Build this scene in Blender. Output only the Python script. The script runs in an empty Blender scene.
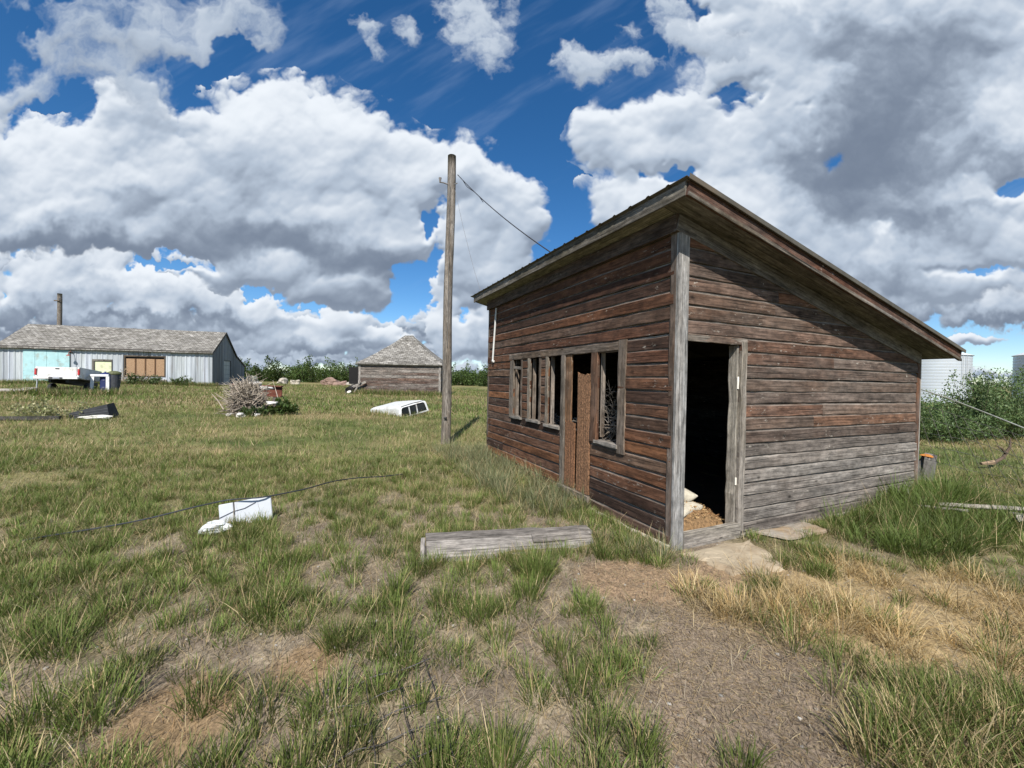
import bpy, math, random
import numpy as np
from mathutils import Vector, Matrix
random.seed(7)
rng = np.random.RandomState(11)
SC = bpy.context.scene
COL = SC.collection

# ------------------------------------------------------------------ noise
def _sm(t): return t*t*t*(t*(t*6-15)+10)
def perlin(x, y, seed):
    rg = np.random.RandomState(seed); n = 256
    ang = rg.rand(n, n).astype(np.float32)*6.2831853; gx = np.cos(ang); gy = np.sin(ang)
    xi = np.floor(x).astype(np.int32); yi = np.floor(y).astype(np.int32)
    fx = (x-xi).astype(np.float32); fy = (y-yi).astype(np.float32)
    def g(i, j):
        a = (xi+i) % n; b = (yi+j) % n
        return gx[a, b]*(fx-i)+gy[a, b]*(fy-j)
    u = _sm(fx); v = _sm(fy)
    return (g(0, 0)*(1-u)+g(1, 0)*u)*(1-v)+(g(0, 1)*(1-u)+g(1, 1)*u)*v
def fbm(x, y, octs, seed, gain=.5):
    s = 0; a = 1; t = 0
    for o in range(octs):
        s = s+a*perlin(x*2**o+o*17.3, y*2**o+o*9.1, seed+o); t += a; a *= gain
    return s/t*1.6
def ss(a, b, x):
    t = np.clip((x-a)/(b-a), 0, 1); return t*t*(3-2*t)

# ------------------------------------------------------------------ terrain
def base_h(x, y):
    q = -.02*x+.006*y
    q = .02*np.logaddexp(0, q/.02)
    return .7*np.tanh(q/.7)
SHED = (1.5678, 3.8954); YAW = .4264
def shed_local(x, y):
    dx = x-SHED[0]; dy = y-SHED[1]
    return dx*math.cos(YAW)+dy*math.sin(YAW), -dx*math.sin(YAW)+dy*math.cos(YAW)
def shed_dist(x, y):           # distance outside the shed footprint
    lx, ly = shed_local(x, y)
    dx = np.maximum(np.maximum(-lx, lx-4.68), 0); dy = np.maximum(np.maximum(-ly, ly-4.98), 0)
    return np.sqrt(dx*dx+dy*dy)
def ground_h(x, y):
    x = np.asarray(x, np.float32); y = np.asarray(y, np.float32)
    r = np.sqrt(x*x+y*y)
    k = ss(0, .7, shed_dist(x, y))
    rough = .045*fbm(x/1.1, y/1.1, 3, 201)+.016*fbm(x/.22, y/.22, 3, 211)*np.clip(1.5-r/12, 0, 1)
    far = .10*fbm(x/9, y/9, 2, 221)*ss(8, 25, r)
    return base_h(x, y)-.035+rough*(.15+.85*k)+far
def gh(x, y): return float(ground_h(np.array([x]), np.array([y]))[0])

# ------------------------------------------------------------------ object helpers
def tag(o, label=None, cat=None, group=None, kind=None):
    if label: o['label'] = label
    if cat: o['category'] = cat
    if group: o['group'] = group
    if kind: o['kind'] = kind
    return o
def thing(name, label, cat, loc=(0, 0, 0), rot=(0, 0, 0), group=None):
    o = bpy.data.objects.new(name, None); COL.objects.link(o)
    o.location = loc; o.rotation_euler = rot; o.empty_display_size = .2
    return tag(o, label, cat, group)
class MB:
    def __init__(s): s.v = []; s.f = []; s.uv = []; s.c = []
    def quad(s, pts, col=(1, 1, 1, 0), uv=None):
        b = len(s.v); s.v += [tuple(p) for p in pts]; s.f.append(tuple(range(b, b+len(pts))))
        s.uv += uv if uv else [(0, 0)]*len(pts); s.c += [tuple(col)]*len(pts)
    def grid(s, P, col, U=None, closed=False, caps=False):
        # P: list of rings (lists of points); col a colour or colours per ring
        m = len(P[0]); b = len(s.v)
        for ring in P: s.v += [tuple(p) for p in ring]
        one = not isinstance(col, list)
        for i in range(len(P)-1):
            for j in range(m if closed else m-1):
                k = (j+1) % m
                s.f.append((b+i*m+j, b+(i+1)*m+j, b+(i+1)*m+k, b+i*m+k))
                if U: s.uv += [U(i, j), U(i+1, j), U(i+1, j+1), U(i, j+1)]
                else: s.uv += [(i*.1, j*.1), (i*.1+.1, j*.1), (i*.1+.1, j*.1+.1), (i*.1, j*.1+.1)]
                if one: s.c += [col]*4
                elif isinstance(col[i], list): s.c += [col[i][j], col[i+1][j], col[i+1][k], col[i][k]]
                else: s.c += [col[i], col[i+1], col[i+1], col[i]]
        if caps:
            for i in (0, len(P)-1):
                idx = tuple(b+i*m+j for j in range(m)); s.f.append(idx if i else idx[::-1])
                s.uv += [(0, 0)]*m; s.c += [col if one else (col[i][0] if isinstance(col[i], list) else col[i])]*m
    def box(s, lo, hi, col=(1, 1, 1, 0), bev=0., M=None):
        x0, y0, z0 = lo; x1, y1, z1 = hi
        if bev > 0:
            rings = []
            b = bev
            for z, i in ((z0, b), (z0+b, 0), (z1-b, 0), (z1, b)):
                X0, X1, Y0, Y1 = x0+i, x1-i, y0+i, y1-i
                e = b if i == 0 else b*.6
                rings.append([(X0+e, Y0, z), (X1-e, Y0, z), (X1, Y0+e, z), (X1, Y1-e, z), (X1-e, Y1, z), (X0+e, Y1, z), (X0, Y1-e, z), (X0, Y0+e, z)])
        else:
            rings = [[(x0, y0, z), (x1, y0, z), (x1, y1, z), (x0, y1, z)] for z in (z0, z1)]
        if M: rings = [[tuple(M @ Vector(p)) for p in r] for r in rings]
        s.grid(rings, col, closed=True, caps=True)
    def tube(s, path, r, n=6, col=(1, 1, 1, 0), caps=True):
        rs = r if isinstance(r, (list, tuple)) else [r]*len(path)
        pts = [Vector(p) for p in path]; rings = []
        d0 = (pts[1]-pts[0]).normalized()
        a = d0.orthogonal().normalized()
        L = 0; Ls = []
        for i, p in enumerate(pts):
            d = (pts[min(i+1, len(pts)-1)]-pts[max(i-1, 0)]).normalized()
            a = (a-d*a.dot(d)).normalized(); b = d.cross(a)
            if i: L += (p-pts[i-1]).length
            Ls.append(L)
            rings.append([p+(a*math.cos(6.28318*k/n)+b*math.sin(6.28318*k/n))*rs[i] for k in range(n)])
        per = 6.283*max(rs)
        s.grid(rings, col, U=lambda i, j: (Ls[i], per*j/n), closed=True, caps=caps)
    def lathe(s, prof, n=24, col=(1, 1, 1, 0), cen=(0, 0, 0)):
        rings = [[(cen[0]+r*math.cos(6.28318*k/n), cen[1]+r*math.sin(6.28318*k/n), cen[2]+z) for k in range(n)] for r, z in prof]
        s.grid(rings, col, U=lambda i, j: (j/n*6.283*max(p[0] for p in prof), prof[i][1]), closed=True)
    def board(s, o, u, L, w, W, n, T, col, seg=.3, jit=.0025, taper=1., cove=False, top=None, lip=.006, bow=0.):
        # a plank: o corner, u along its length, w across its width (upwards), n outward
        o = Vector(o); u = Vector(u).normalized(); w = Vector(w).normalized(); n = Vector(n).normalized()
        k = max(1, int(round(L/seg))); ou = random.uniform(0, 40); ov = random.uniform(0, 40)
        rings = []; cs = []
        ph = random.uniform(0, 6.28); dz = 0.; dn = 0.
        for i in range(k+1):
            t = L*i/k
            dz = random.gauss(0, jit*.6); dn = random.gauss(0, jit*.5)
            Wt = W if top is None else max(.004, min(W, top(t)))
            b0 = random.gauss(0, jit*.5); cut = Wt < W-1e-6
            bw = bow*math.sin(math.pi*t/L)
            if cove and not cut and W > .06: prof = [(0+b0, 0), (0+b0, T-.003), (lip+b0, T+.001), (Wt-.026, T*taper), (Wt-.010, T*.36), (Wt, T*.34), (Wt, 0)]
            else: prof = [(0+b0, 0), (0+b0, T-.002), (min(lip, Wt*.3)+b0, T), (Wt*.6, T*(.5+.5*taper)), (Wt-min(.003, Wt*.1)+dz*.4, T*taper), (Wt+dz*.4, T*taper-.002), (Wt+dz*.4, 0)]
            rings.append([o+u*t+w*(a+bw)+n*(b+(dn if b > 0 else 0)) for a, b in prof])
            f = 1+.06*math.sin(ph+t*1.7)
            c0 = (col[0]*f, col[1]*f, col[2]*f, col[3])
            if cove:      # worn, bleached edges; sun caught on lips and ledges painted in
                e = random.uniform(.25, .9); cl = tuple(a+(b-a)*e for a, b in zip(c0[:3], (.33, .30, .26)))+(1.,); e *= .5; c2 = tuple(a+(b-a)*e for a, b in zip(c0[:3], (.28, .25, .21)))+(1.,)
                cs.append([c0, c2, c0, c0, cl, cl, c0])
            else: cs.append(c0)
        pv = [0, .02, .03, W*.6, W-.01, W, W+.02]
        s.grid(rings, cs, U=lambda i, j: (L*i/k+ou, pv[j % 7]+ov), closed=True, caps=True)
    def build(s, name, mat, parent=None, smooth=False, loc=None, rot=None):
        me = bpy.data.meshes.new(name); me.from_pydata(s.v, [], s.f); me.validate(clean_customdata=False)
        if len(me.loops) == len(s.uv):
            l = me.uv_layers.new(name='UVMap'); l.data.foreach_set('uv', np.array(s.uv, np.float32).ravel())
            a = me.color_attributes.new('col', 'FLOAT_COLOR', 'CORNER'); a.data.foreach_set('color', np.array(s.c, np.float32).ravel())
        if smooth: me.polygons.foreach_set('use_smooth', [True]*len(me.polygons))
        me.materials.append(mat)
        o = bpy.data.objects.new(name, me); COL.objects.link(o)
        if parent: o.parent = parent
        if loc: o.location = loc
        if rot: o.rotation_euler = rot
        return o
def raw_mesh(name, V, tot, loops, C, mat, parent=None):
    me = bpy.data.meshes.new(name); me.vertices.add(len(V)); me.vertices.foreach_set('co', V.astype(np.float32).ravel())
    me.loops.add(len(loops)); me.loops.foreach_set('vertex_index', loops.astype(np.int32))
    st = np.concatenate([[0], np.cumsum(tot)[:-1]]).astype(np.int32)
    me.polygons.add(len(tot)); me.polygons.foreach_set('loop_start', st); me.polygons.foreach_set('loop_total', tot.astype(np.int32))
    me.update(calc_edges=True)
    if C is not None:
        a = me.color_attributes.new('col', 'FLOAT_COLOR', 'POINT')
        a.data.foreach_set('color', np.concatenate([C, np.ones((len(C), 1))], 1).astype(np.float32).ravel())
    me.materials.append(mat)
    o = bpy.data.objects.new(name, me); COL.objects.link(o)
    if parent: o.parent = parent
    return o

# ------------------------------------------------------------------ materials
class NT:
    def __init__(s, name):
        s.m = bpy.data.materials.new(name); s.m.use_nodes = True; s.t = s.m.node_tree; s.t.nodes.clear()
        s.out = s.n('ShaderNodeOutputMaterial'); s.b = s.n('ShaderNodeBsdfPrincipled'); s.l(s.b.outputs[0], s.out.inputs[0])
    def n(s, k, **kw):
        nd = s.t.nodes.new(k)
        for a, v in kw.items(): setattr(nd, a, v)
        return nd
    def l(s, a, b): s.t.links.new(a, b)
    def val(s, sock, v):
        if hasattr(v, 'is_linked') or hasattr(v, 'links'): s.l(v, sock)
        else: sock.default_value = v
    def attr(s, name='col'): return s.n('ShaderNodeAttribute', attribute_name=name)
    def coord(s, which='Object'): return s.n('ShaderNodeTexCoord').outputs[which]
    def scale(s, vec, sc, off=(0, 0, 0)):
        m = s.n('ShaderNodeMapping'); s.l(vec, m.inputs[0]); m.inputs['Scale'].default_value = sc; m.inputs['Location'].default_value = off; return m.outputs[0]
    def noise(s, vec, sc=1., det=5., rough=.55, dist=0.):
        k = s.n('ShaderNodeTexNoise'); s.l(vec, k.inputs['Vector']); k.inputs['Scale'].default_value = sc
        k.inputs['Detail'].default_value = det; k.inputs['Roughness'].default_value = rough; k.inputs['Distortion'].default_value = dist
        return k.outputs['Fac']
    def ramp(s, f, a, b, lo=0., hi=1.):
        r = s.n('ShaderNodeMapRange'); s.l(f, r.inputs[0]); r.inputs[1].default_value = a; r.inputs[2].default_value = b
        r.inputs[3].default_value = lo; r.inputs[4].default_value = hi; return r.outputs[0]
    def math(s, op, a, b):
        r = s.n('ShaderNodeMath', operation=op); s.val(r.inputs[0], a); s.val(r.inputs[1], b); return r.outputs[0]
    def mix(s, f, a, b, mode='MIX'):
        r = s.n('ShaderNodeMix', data_type='RGBA', blend_type=mode); s.val(r.inputs[0], f)
        for k, v in ((6, a), (7, b)):
            if hasattr(v, 'links'): s.l(v, r.inputs[k])
            else: r.inputs[k].default_value = tuple(v)+(1,) if len(v) == 3 else v
        return r.outputs[2]
    def mul(s, c, f):
        r = s.n('ShaderNodeVectorMath', operation='SCALE'); s.l(c, r.inputs[0]); s.val(r.inputs['Scale'], f); return r.outputs[0]
    def bump(s, h, st, dist=.01):
        b = s.n('ShaderNodeBump'); s.l(h, b.inputs['Height']); b.inputs['Strength'].default_value = st; b.inputs['Distance'].default_value = dist
        s.l(b.outputs[0], s.b.inputs['Normal'])
    def fin(s, col, rough=.8, metal=0., spec=.3):
        s.val(s.b.inputs['Base Color'], col) if hasattr(col, 'links') else setattr(s.b.inputs['Base Color'], 'default_value', tuple(col)+(1,))
        s.val(s.b.inputs['Roughness'], rough); s.val(s.b.inputs['Metallic'], metal); s.b.inputs['Specular IOR Level'].default_value = spec
        return s.m
def m_wood(name, fleck=.5, grey=1., fine=1., glo=.055, ghi=.27, warm=(.91, .82)):
    t = NT(name); uv = t.coord('UV'); a = t.attr(); col = a.outputs['Color']; wx = a.outputs['Alpha']
    g1 = t.noise(t.scale(uv, (2.2, 58*fine, 1)), 1, 7, .66, .9)
    g2 = t.noise(t.scale(uv, (.8, 170*fine, 1)), 1, 3, .6, .4)
    big = t.noise(t.scale(uv, (.9, 5, 1)), 1, 5, .65)
    big2 = t.noise(t.scale(uv, (1.3, 6, 1), (9, 4, 0)), 1, 5, .68)
    mid = t.noise(t.scale(uv, (7, 26, 1)), 1, 6, .7)
    c = t.mul(col, t.ramp(g1, .28, .74, .32, 1.55))
    c = t.mix(t.ramp(big2, .46, .66, 0, .85), c, t.mul(col, .38))          # old stain and rot
    gm = t.math('MULTIPLY', t.ramp(big, .40, .64), t.math('MULTIPLY', wx, grey))
    gv = t.ramp(g1, .26, .76, glo, ghi)
    gc = t.n('ShaderNodeCombineColor'); t.l(gv, gc.inputs[0]); t.l(t.math('MULTIPLY', gv, warm[0]), gc.inputs[1]); t.l(t.math('MULTIPLY', gv, warm[1]), gc.inputs[2])
    c = t.mix(gm, c, gc.outputs[0])
    c = t.mul(c, t.ramp(mid, .28, .72, .42, 1.55))
    crack = t.ramp(g2, .33, .43, .16, 1.)
    c = t.mul(c, crack)
    fl = t.math('MULTIPLY', t.ramp(t.noise(t.scale(uv, (11, 52, 1)), 1, 6, .72), .58, .64), t.ramp(t.noise(t.scale(uv, (1.6, 6, 1)), 1, 4, .6), .52, .62))
    c = t.mix(t.math('MULTIPLY', fl, fleck), c, (.46, .42, .36))
    kn = t.n('ShaderNodeTexVoronoi'); t.l(t.scale(uv, (2.1, 8, 1)), kn.inputs['Vector']); kn.inputs['Scale'].default_value = 1
    c = t.mul(c, t.ramp(kn.outputs['Distance'], .03, .09, .22, 1.))
    h = t.math('ADD', t.math('MULTIPLY', g1, .7), t.math('MULTIPLY', crack, .6))
    t.bump(h, .8, .007)
    return t.fin(c, .88, 0, .2)
def m_rough(name, rough=.85, metal=0., sc=3., amt=.25, bump=.15, stretch=(1, 1, 1), spec=.3, dirt=None, dscale=.6, dlo=.5, dhi=.72):
    t = NT(name); oc = t.coord('Object'); col = t.attr().outputs['Color']
    n = t.noise(t.scale(oc, tuple(sc*k for k in stretch)), 1, 6, .62)
    c = t.mul(col, t.ramp(n, .3, .7, 1-amt, 1+amt))
    if dirt:
        d = t.noise(t.scale(oc, tuple(dscale*k for k in stretch)), 1, 6, .68)
        c = t.mix(t.ramp(d, dlo, dhi), c, dirt)
    if bump: t.bump(n, bump, .02)
    return t.fin(c, rough, metal, spec)
def m_leaf(name, trans=.35, rough=.6, up=0., var=.22, vs=9.):
    # leaves and blades: colour from the mesh, light also comes through
    t = NT(name); col = t.attr().outputs['Color']
    n = t.noise(t.scale(t.coord('Object'), (vs, vs, vs)), 1, 2, .5)
    c = t.mul(col, t.ramp(n, .3, .7, 1-var, 1+var))
    t.fin(c, rough, 0, .25)
    tr = t.n('ShaderNodeBsdfTranslucent'); t.l(t.mix(.35, c, (.20, .22, .02)), tr.inputs[0])
    mx = t.n('ShaderNodeMixShader'); mx.inputs[0].default_value = trans
    t.l(t.b.outputs[0], mx.inputs[1]); t.l(tr.outputs[0], mx.inputs[2]); t.l(mx.outputs[0], t.out.inputs[0])
    return t.m
def m_shingle(name):
    t = NT(name); uv = t.coord('UV')
    bk = t.n('ShaderNodeTexBrick'); t.l(t.scale(uv, (1, 1, 1)), bk.inputs['Vector'])
    bk.inputs['Color1'].default_value = (.15, .14, .122, 1); bk.inputs['Color2'].default_value = (.31, .295, .27, 1); bk.inputs['Mortar'].default_value = (.06, .055, .05, 1)
    bk.inputs['Scale'].default_value = 1; bk.inputs['Brick Width'].default_value = .32; bk.inputs['Row Height'].default_value = .19; bk.inputs['Mortar Size'].default_value = .014; bk.inputs['Bias'].default_value = .1
    n = t.noise(t.scale(uv, (3.0, 5.5, 1)), 1, 6, .72); n2 = t.noise(t.scale(uv, (.5, .7, 1)), 1, 4, .6)
    c = t.mul(bk.outputs['Color'], t.ramp(n, .32, .68, .45, 1.35)); c = t.mul(c, t.ramp(n2, .3, .7, .72, 1.2))
    c = t.mix(t.ramp(t.noise(t.scale(uv, (2.2, 6, 1)), 1, 4, .6), .64, .69, 0, .8), c, (.55, .53, .50))
    c = t.mix(t.ramp(t.noise(t.scale(uv, (1.1, 3.2, 1), (7, 3, 0)), 1, 4, .6), .66, .70, 0, .8), c, (.07, .06, .05))
    t.bump(t.math('ADD', n, bk.outputs['Fac']), .5, .03)
    return t.fin(c, .9, 0, .2)
M = {}
M['siding'] = m_wood('weathered_siding', .7, 1., 1., .055, .28, (.85, .73))
M['grey_wood'] = m_wood('grey_wood', .25, .9, 1., .12, .40)
M['far_wood'] = m_wood('far_wood', 1.1, 1., .35, .10, .36)
M['paint'] = m_rough('worn_paint', .5, 0, 2.2, .10, .03, dirt=(.26, .22, .165), dscale=1.9, dlo=.52, dhi=.80)
M['ribbed'] = m_rough('ribbed_metal', .5, .15, 1.6, .24, .03, (3.2, 3.2, .25), dirt=(.20, .17, .15), dscale=.9, dlo=.58, dhi=.8)
M['roof_metal'] = m_rough('roof_metal', .65, .15, 4., .3, .08, dirt=(.13, .10, .07), dscale=1.6, dlo=.48, dhi=.7)
M['bin_metal'] = m_rough('galvanised_metal', .38, .30, .5, .06, .0, (1, 1, 3))
M['shingle'] = m_shingle('weathered_shingles')
M['dark'] = m_rough('dark_material', .65, 0, 5., .35, .2)
M['rust'] = m_rough('rusty_steel', .85, .1, 5., .4, .2)
M['stone'] = m_rough('stone', .9, 0, 5., .3, .4)
M['concrete'] = m_rough('concrete', .92, 0, 6., .16, .3, dirt=(.26, .19, .12), dscale=2.2, dlo=.47, dhi=.66)
M['cloth'] = m_rough('sack_cloth', .9, 0, 22., .14, .4)
M['straw'] = m_rough('straw_heap', .95, 0, 38., .6, 1.)
M['wire'] = m_rough('wire_metal', .5, .5, 9., .3, 0)
M['grass'] = m_leaf('grass_blades', .34, .6, var=.2, vs=2.)
M['leaf'] = m_leaf('leaves', .3, .5)
M['bark'] = m_rough('bark', .9, 0, 14., .4, .5)
M['chip'] = m_rough('particle_board', .95, 0, 55., .75, .8, (1, 1, .8))
M['glass'] = m_rough('dark_glass', .08, 0, 2., .1, 0, spec=.6)
# ------------------------------------------------------------------ the shed
def pick(pal): 
    c, w = random.choice(pal); f = random.uniform(.8, 1.22); return (c[0]*f, c[1]*f, c[2]*f, w*random.uniform(.6, 1.15))
PAL_F = [((.132, .060, .032), .14), ((.098, .045, .027), .12), ((.160, .071, .036), .1), ((.195, .086, .040), .07), ((.130, .077, .049), .28), ((.106, .062, .042), .26), ((.064, .035, .024), .1), ((.136, .064, .036), .15)]
PAL_R = [((.140, .094, .069), .5), ((.135, .068, .042), .35), ((.160, .083, .049), .3), ((.128, .091, .073), .55), ((.096, .066, .051), .5), ((.116, .086, .070), .6)]
PAL_G = [((.215, .195, .175), .9), ((.185, .165, .146), .85), ((.145, .125, .110), .8)]
shed = thing('wooden_shed', 'weathered brown board shed with single-slope metal roof, gaping window holes and open doorway', 'shed',
             (SHED[0], SHED[1], 0), (-.0023, .0044, YAW))
D, L, H, LOW = 4.676, 4.981, 3.184, 2.084
K = (H-LOW)/D
def zs(x): return H-K*x
OF, OS, OB = .23, .30, .322
EXP = .139
def courses(z0, z1):
    z = z0
    while z < z1-.01:
        yield z, min(z+EXP, z1); z += EXP
def subtract(a0, a1, z0, z1, holes):
    # rectangles left of the strip a0..a1 x z0..z1 once the holes are cut away
    cuts = sorted([h for h in holes if h[2] < z1-1e-4 and h[3] > z0+1e-4 and h[1] > a0 and h[0] < a1])
    out = []; a = a0
    for h0, h1, hz0, hz1 in cuts:
        if h0 > a: out.append((a, h0, z0, z1))
        if hz0 > z0+.012: out.append((h0, h1, z0, hz0))
        if hz1 < z1-.012: out.append((h0, h1, hz1, z1))
        a = max(a, h1)
    if a < a1: out.append((a, a1, z0, z1))
    return out
# left wall: plane x=0, facing -x, runs along y
holesF = [(.815, 1.20, .86, 1.935), (1.33, 2.05, .10, 1.945), (2.055, 2.43, .93, 1.955), (2.725, 3.03, .955, 1.955), (3.385, 3.68, .955, 1.955)]
mb = MB(); n = 0
for z0, z1 in courses(-.02, H-.12):
    n += 1
    for a0, a1, q0, q1 in subtract(.02, L-.01, z0, z1, holesF):
        segs = [a0]
        while a1-segs[-1] > 2.2 and random.random() < .45: segs.append(segs[-1]+random.uniform(1.1, 2.4))
        if a1-segs[-1] < .3 and len(segs) > 1: segs.pop()
        segs.append(a1)
        for s0, s1 in zip(segs[:-1], segs[1:]):
            c = pick(PAL_F)
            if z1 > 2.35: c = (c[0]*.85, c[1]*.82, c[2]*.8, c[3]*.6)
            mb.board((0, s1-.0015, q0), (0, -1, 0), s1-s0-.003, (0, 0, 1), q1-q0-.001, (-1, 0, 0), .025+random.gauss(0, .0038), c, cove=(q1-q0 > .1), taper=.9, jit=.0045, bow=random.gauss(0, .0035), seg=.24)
mb.build('siding', M['siding'], shed)
# right wall: plane y=0, facing -y, runs along x
DO = (.125, .885, .0, 2.0)
mb = MB()
for z0, z1 in courses(-.015, H-.05):
    xe = (H-.03-z0)/K
    for a0, a1, q0, q1 in subtract(.10, min(D-.05, xe), z0, z1, [DO]):
        if a1-a0 < .05: continue
        segs = [a0]
        if a1-a0 > 2.5 and random.random() < .45: segs.append(a0+random.uniform(.8, 1.7))
        segs.append(a1)
        for s0, s1 in zip(segs[:-1], segs[1:]):
            g = (q0-.15)/1.0
            pal = PAL_G if (q0 < .5 and random.random() < .85) else (PAL_R if q0 > .95 or random.random() < .5 else PAL_G)
            c = pick(pal)
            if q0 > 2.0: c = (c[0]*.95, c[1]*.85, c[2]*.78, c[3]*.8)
            top = (lambda t, s0=s0, q0=q0: zs(s0+t)-.03-q0) if zs(s1)-.03 < q1 else None
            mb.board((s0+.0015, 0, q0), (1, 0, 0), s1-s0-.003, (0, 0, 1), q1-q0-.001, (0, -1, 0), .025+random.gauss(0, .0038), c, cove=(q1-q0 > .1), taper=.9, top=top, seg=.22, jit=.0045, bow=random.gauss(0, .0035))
mb.build('siding', M['siding'], shed)
# hidden walls: far side and low back
mb = MB()
for z0, z1 in courses(-.02, H-.05):
    xe = min(D, (H-.03-z0)/K)
    mb.board((xe, L, z0), (-1, 0, 0), xe, (0, 0, 1), z1-z0-.001, (0, 1, 0), .02, pick(PAL_R), cove=True, seg=1, top=(lambda t, xe=xe, z0=z0: zs(xe-t)-.03-z0))
    if z1 < LOW+.02: mb.board((D, 0, z0), (0, 1, 0), L, (0, 0, 1), z1-z0-.001, (1, 0, 0), .02, pick(PAL_R), cove=True, seg=1)
mb.build('back_siding', M['siding'], shed)
# studs behind the siding and inner sheathing keep the inside dark
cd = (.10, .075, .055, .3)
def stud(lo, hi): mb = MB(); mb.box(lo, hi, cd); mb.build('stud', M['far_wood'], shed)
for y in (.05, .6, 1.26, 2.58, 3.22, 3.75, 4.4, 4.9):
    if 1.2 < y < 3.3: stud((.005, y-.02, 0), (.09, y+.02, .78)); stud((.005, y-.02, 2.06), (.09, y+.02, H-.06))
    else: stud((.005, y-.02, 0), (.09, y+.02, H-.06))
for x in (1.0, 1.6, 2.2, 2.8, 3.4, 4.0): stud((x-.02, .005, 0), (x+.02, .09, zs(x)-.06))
# inner lining boards (behind studs, on the walls that have no light in the photo)
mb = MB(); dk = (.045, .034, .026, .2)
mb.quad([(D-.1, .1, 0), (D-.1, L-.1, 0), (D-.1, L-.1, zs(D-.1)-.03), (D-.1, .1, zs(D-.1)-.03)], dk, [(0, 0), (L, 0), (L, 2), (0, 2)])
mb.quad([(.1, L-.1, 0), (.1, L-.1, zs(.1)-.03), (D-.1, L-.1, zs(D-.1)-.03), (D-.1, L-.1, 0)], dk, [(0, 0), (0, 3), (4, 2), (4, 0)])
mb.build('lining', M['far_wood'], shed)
mb = MB(); P = []
for i in range(13):
    P.append([(.02+i*(D-.04)/12, .02+j*(L-.04)/12, .0+.02*math.sin(i*2.1+j*1.3)) for j in range(13)])
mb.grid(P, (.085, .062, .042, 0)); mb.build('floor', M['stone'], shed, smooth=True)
# posts and corner boards
mb = MB(); mb.board((-.028, -.006, -.05), (0, 0, 1), H-.12, (1, 0, 0), .138, (0, -1, 0), .030, (.30, .295, .285, .95), seg=.25, jit=.002); mb.build('corner_post', M['grey_wood'], shed)
mb = MB(); mb.board((-.001, .068, -.02), (0, 0, 1), H-.14, (0, -1, 0), .068, (-1, 0, 0), .027, (.13, .085, .06, .8), seg=.3, jit=.003); mb.build('corner_board', M['siding'], shed)
mb = MB(); mb.board((D-.085, -.001, -.05), (0, 0, 1), LOW+.02, (1, 0, 0), .085, (0, -1, 0), .028, (.17, .085, .05, .9), seg=.25); mb.build('corner_board', M['siding'], shed)
mb = MB(); mb.board((D+.001, -.030, -.05), (0, 0, 1), LOW+.0, (0, 1, 0), .09, (1, 0, 0), .024, (.42, .40, .36, .9), seg=.25); mb.build('corner_board', M['grey_wood'], shed)
mb = MB(); mb.board((-.001, L, -.05), (0, 0, 1), H-.1, (0, -1, 0), .085, (-1, 0, 0), .026, (.16, .12, .09, .9), seg=.3); mb.build('corner_board', M['siding'], shed)
# frieze boards under the soffit
sl = Vector((1, 0, -K)).normalized(); nrm = Vector((K, 0, 1)).normalized()
mb = MB(); mb.board((-.03, L, H-.165), (0, -1, 0), L+.03, (0, 0, 1), .165, (-1, 0, 0), .036, (.085, .055, .04, .45), seg=.3); mb.build('frieze', M['siding'], shed)
mb = MB(); mb.board(Vector((-.030, 0, H+.007))-nrm*.165, sl, (D+.05)/sl.x, nrm, .155, (0, -1, 0), .036, (.14, .125, .11, .8), seg=.3); mb.build('frieze', M['grey_wood'], shed)
# soffit boards: olive grey old paint
oliv = [(.130, .120, .092, .6), (.100, .094, .074, .7), (.26, .245, .185, .5)]
mb = MB(); Lr = (D+OF+OB)/sl.x
for i in range(2):
    w = OS/2
    mb.board(Vector((-OF, -.004-w*i, zs(-OF)+.012)), sl, Lr, (0, -1, 0), w-.003, -nrm, .014, oliv[i], seg=.35, jit=.002, lip=.002)
mb.build('soffit', M['grey_wood'], shed)
mb = MB()
mb.board((-.005, L+OS, zs(0)+.012+.001), (0, -1, 0), L+OS-.005, Vector((-1, 0, K)), OF-.005, Vector((-K, 0, -1)), .014, oliv[2], seg=.35, jit=.002, lip=.002)
mb.board((D+OB, -.004, zs(D+OB)+.012), (0, 1, 0), L+OS, Vector((-1, 0, K)), OB-.01, -nrm, .014, oliv[1], seg=.5, jit=.002, lip=.002)
mb.board(Vector((-OF, L+OS, zs(-OF)+.012)), sl, Lr, (0, -1, 0), OS-.01, -nrm, .014, oliv[1], seg=.5, jit=.002, lip=.002)
mb.build('soffit', M['grey_wood'], shed)
# fascias: reddish on the rake, olive on the high eave
mb = MB(); mb.board(Vector((-OF-.022, -OS-.001, zs(-OF-.022)-.038)), sl, Lr+.03, nrm, .135, (0, -1, 0), .022, (.095, .043, .027, .35), seg=.3)
mb.build('fascia', M['siding'], shed)
mb = MB(); mb.board(Vector((-OF-.022, -OS-.0235, zs(-OF-.022)-.042)), sl, Lr+.03, nrm, .034, (0, -1, 0), .014, (.105, .085, .062, .7), seg=.3); mb.build('rake_moulding', M['grey_wood'], shed)
mb = MB(); mb.board((-OF-.001, L+OS, zs(-OF)-.030), (0, -1, 0), 2*OS+L, (0, 0, 1), .124, (-1, 0, 0), .022, (.115, .10, .075, .8), seg=.35); mb.build('fascia', M['grey_wood'], shed)
mb = MB(); mb.board((D+OB+.001, -OS-.02, zs(D+OB)-.006), (0, 1, 0), 2*OS+L, (0, 0, 1), .10, (1, 0, 0), .022, (.16, .14, .11, .8), seg=.35); mb.build('fascia', M['grey_wood'], shed)
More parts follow.
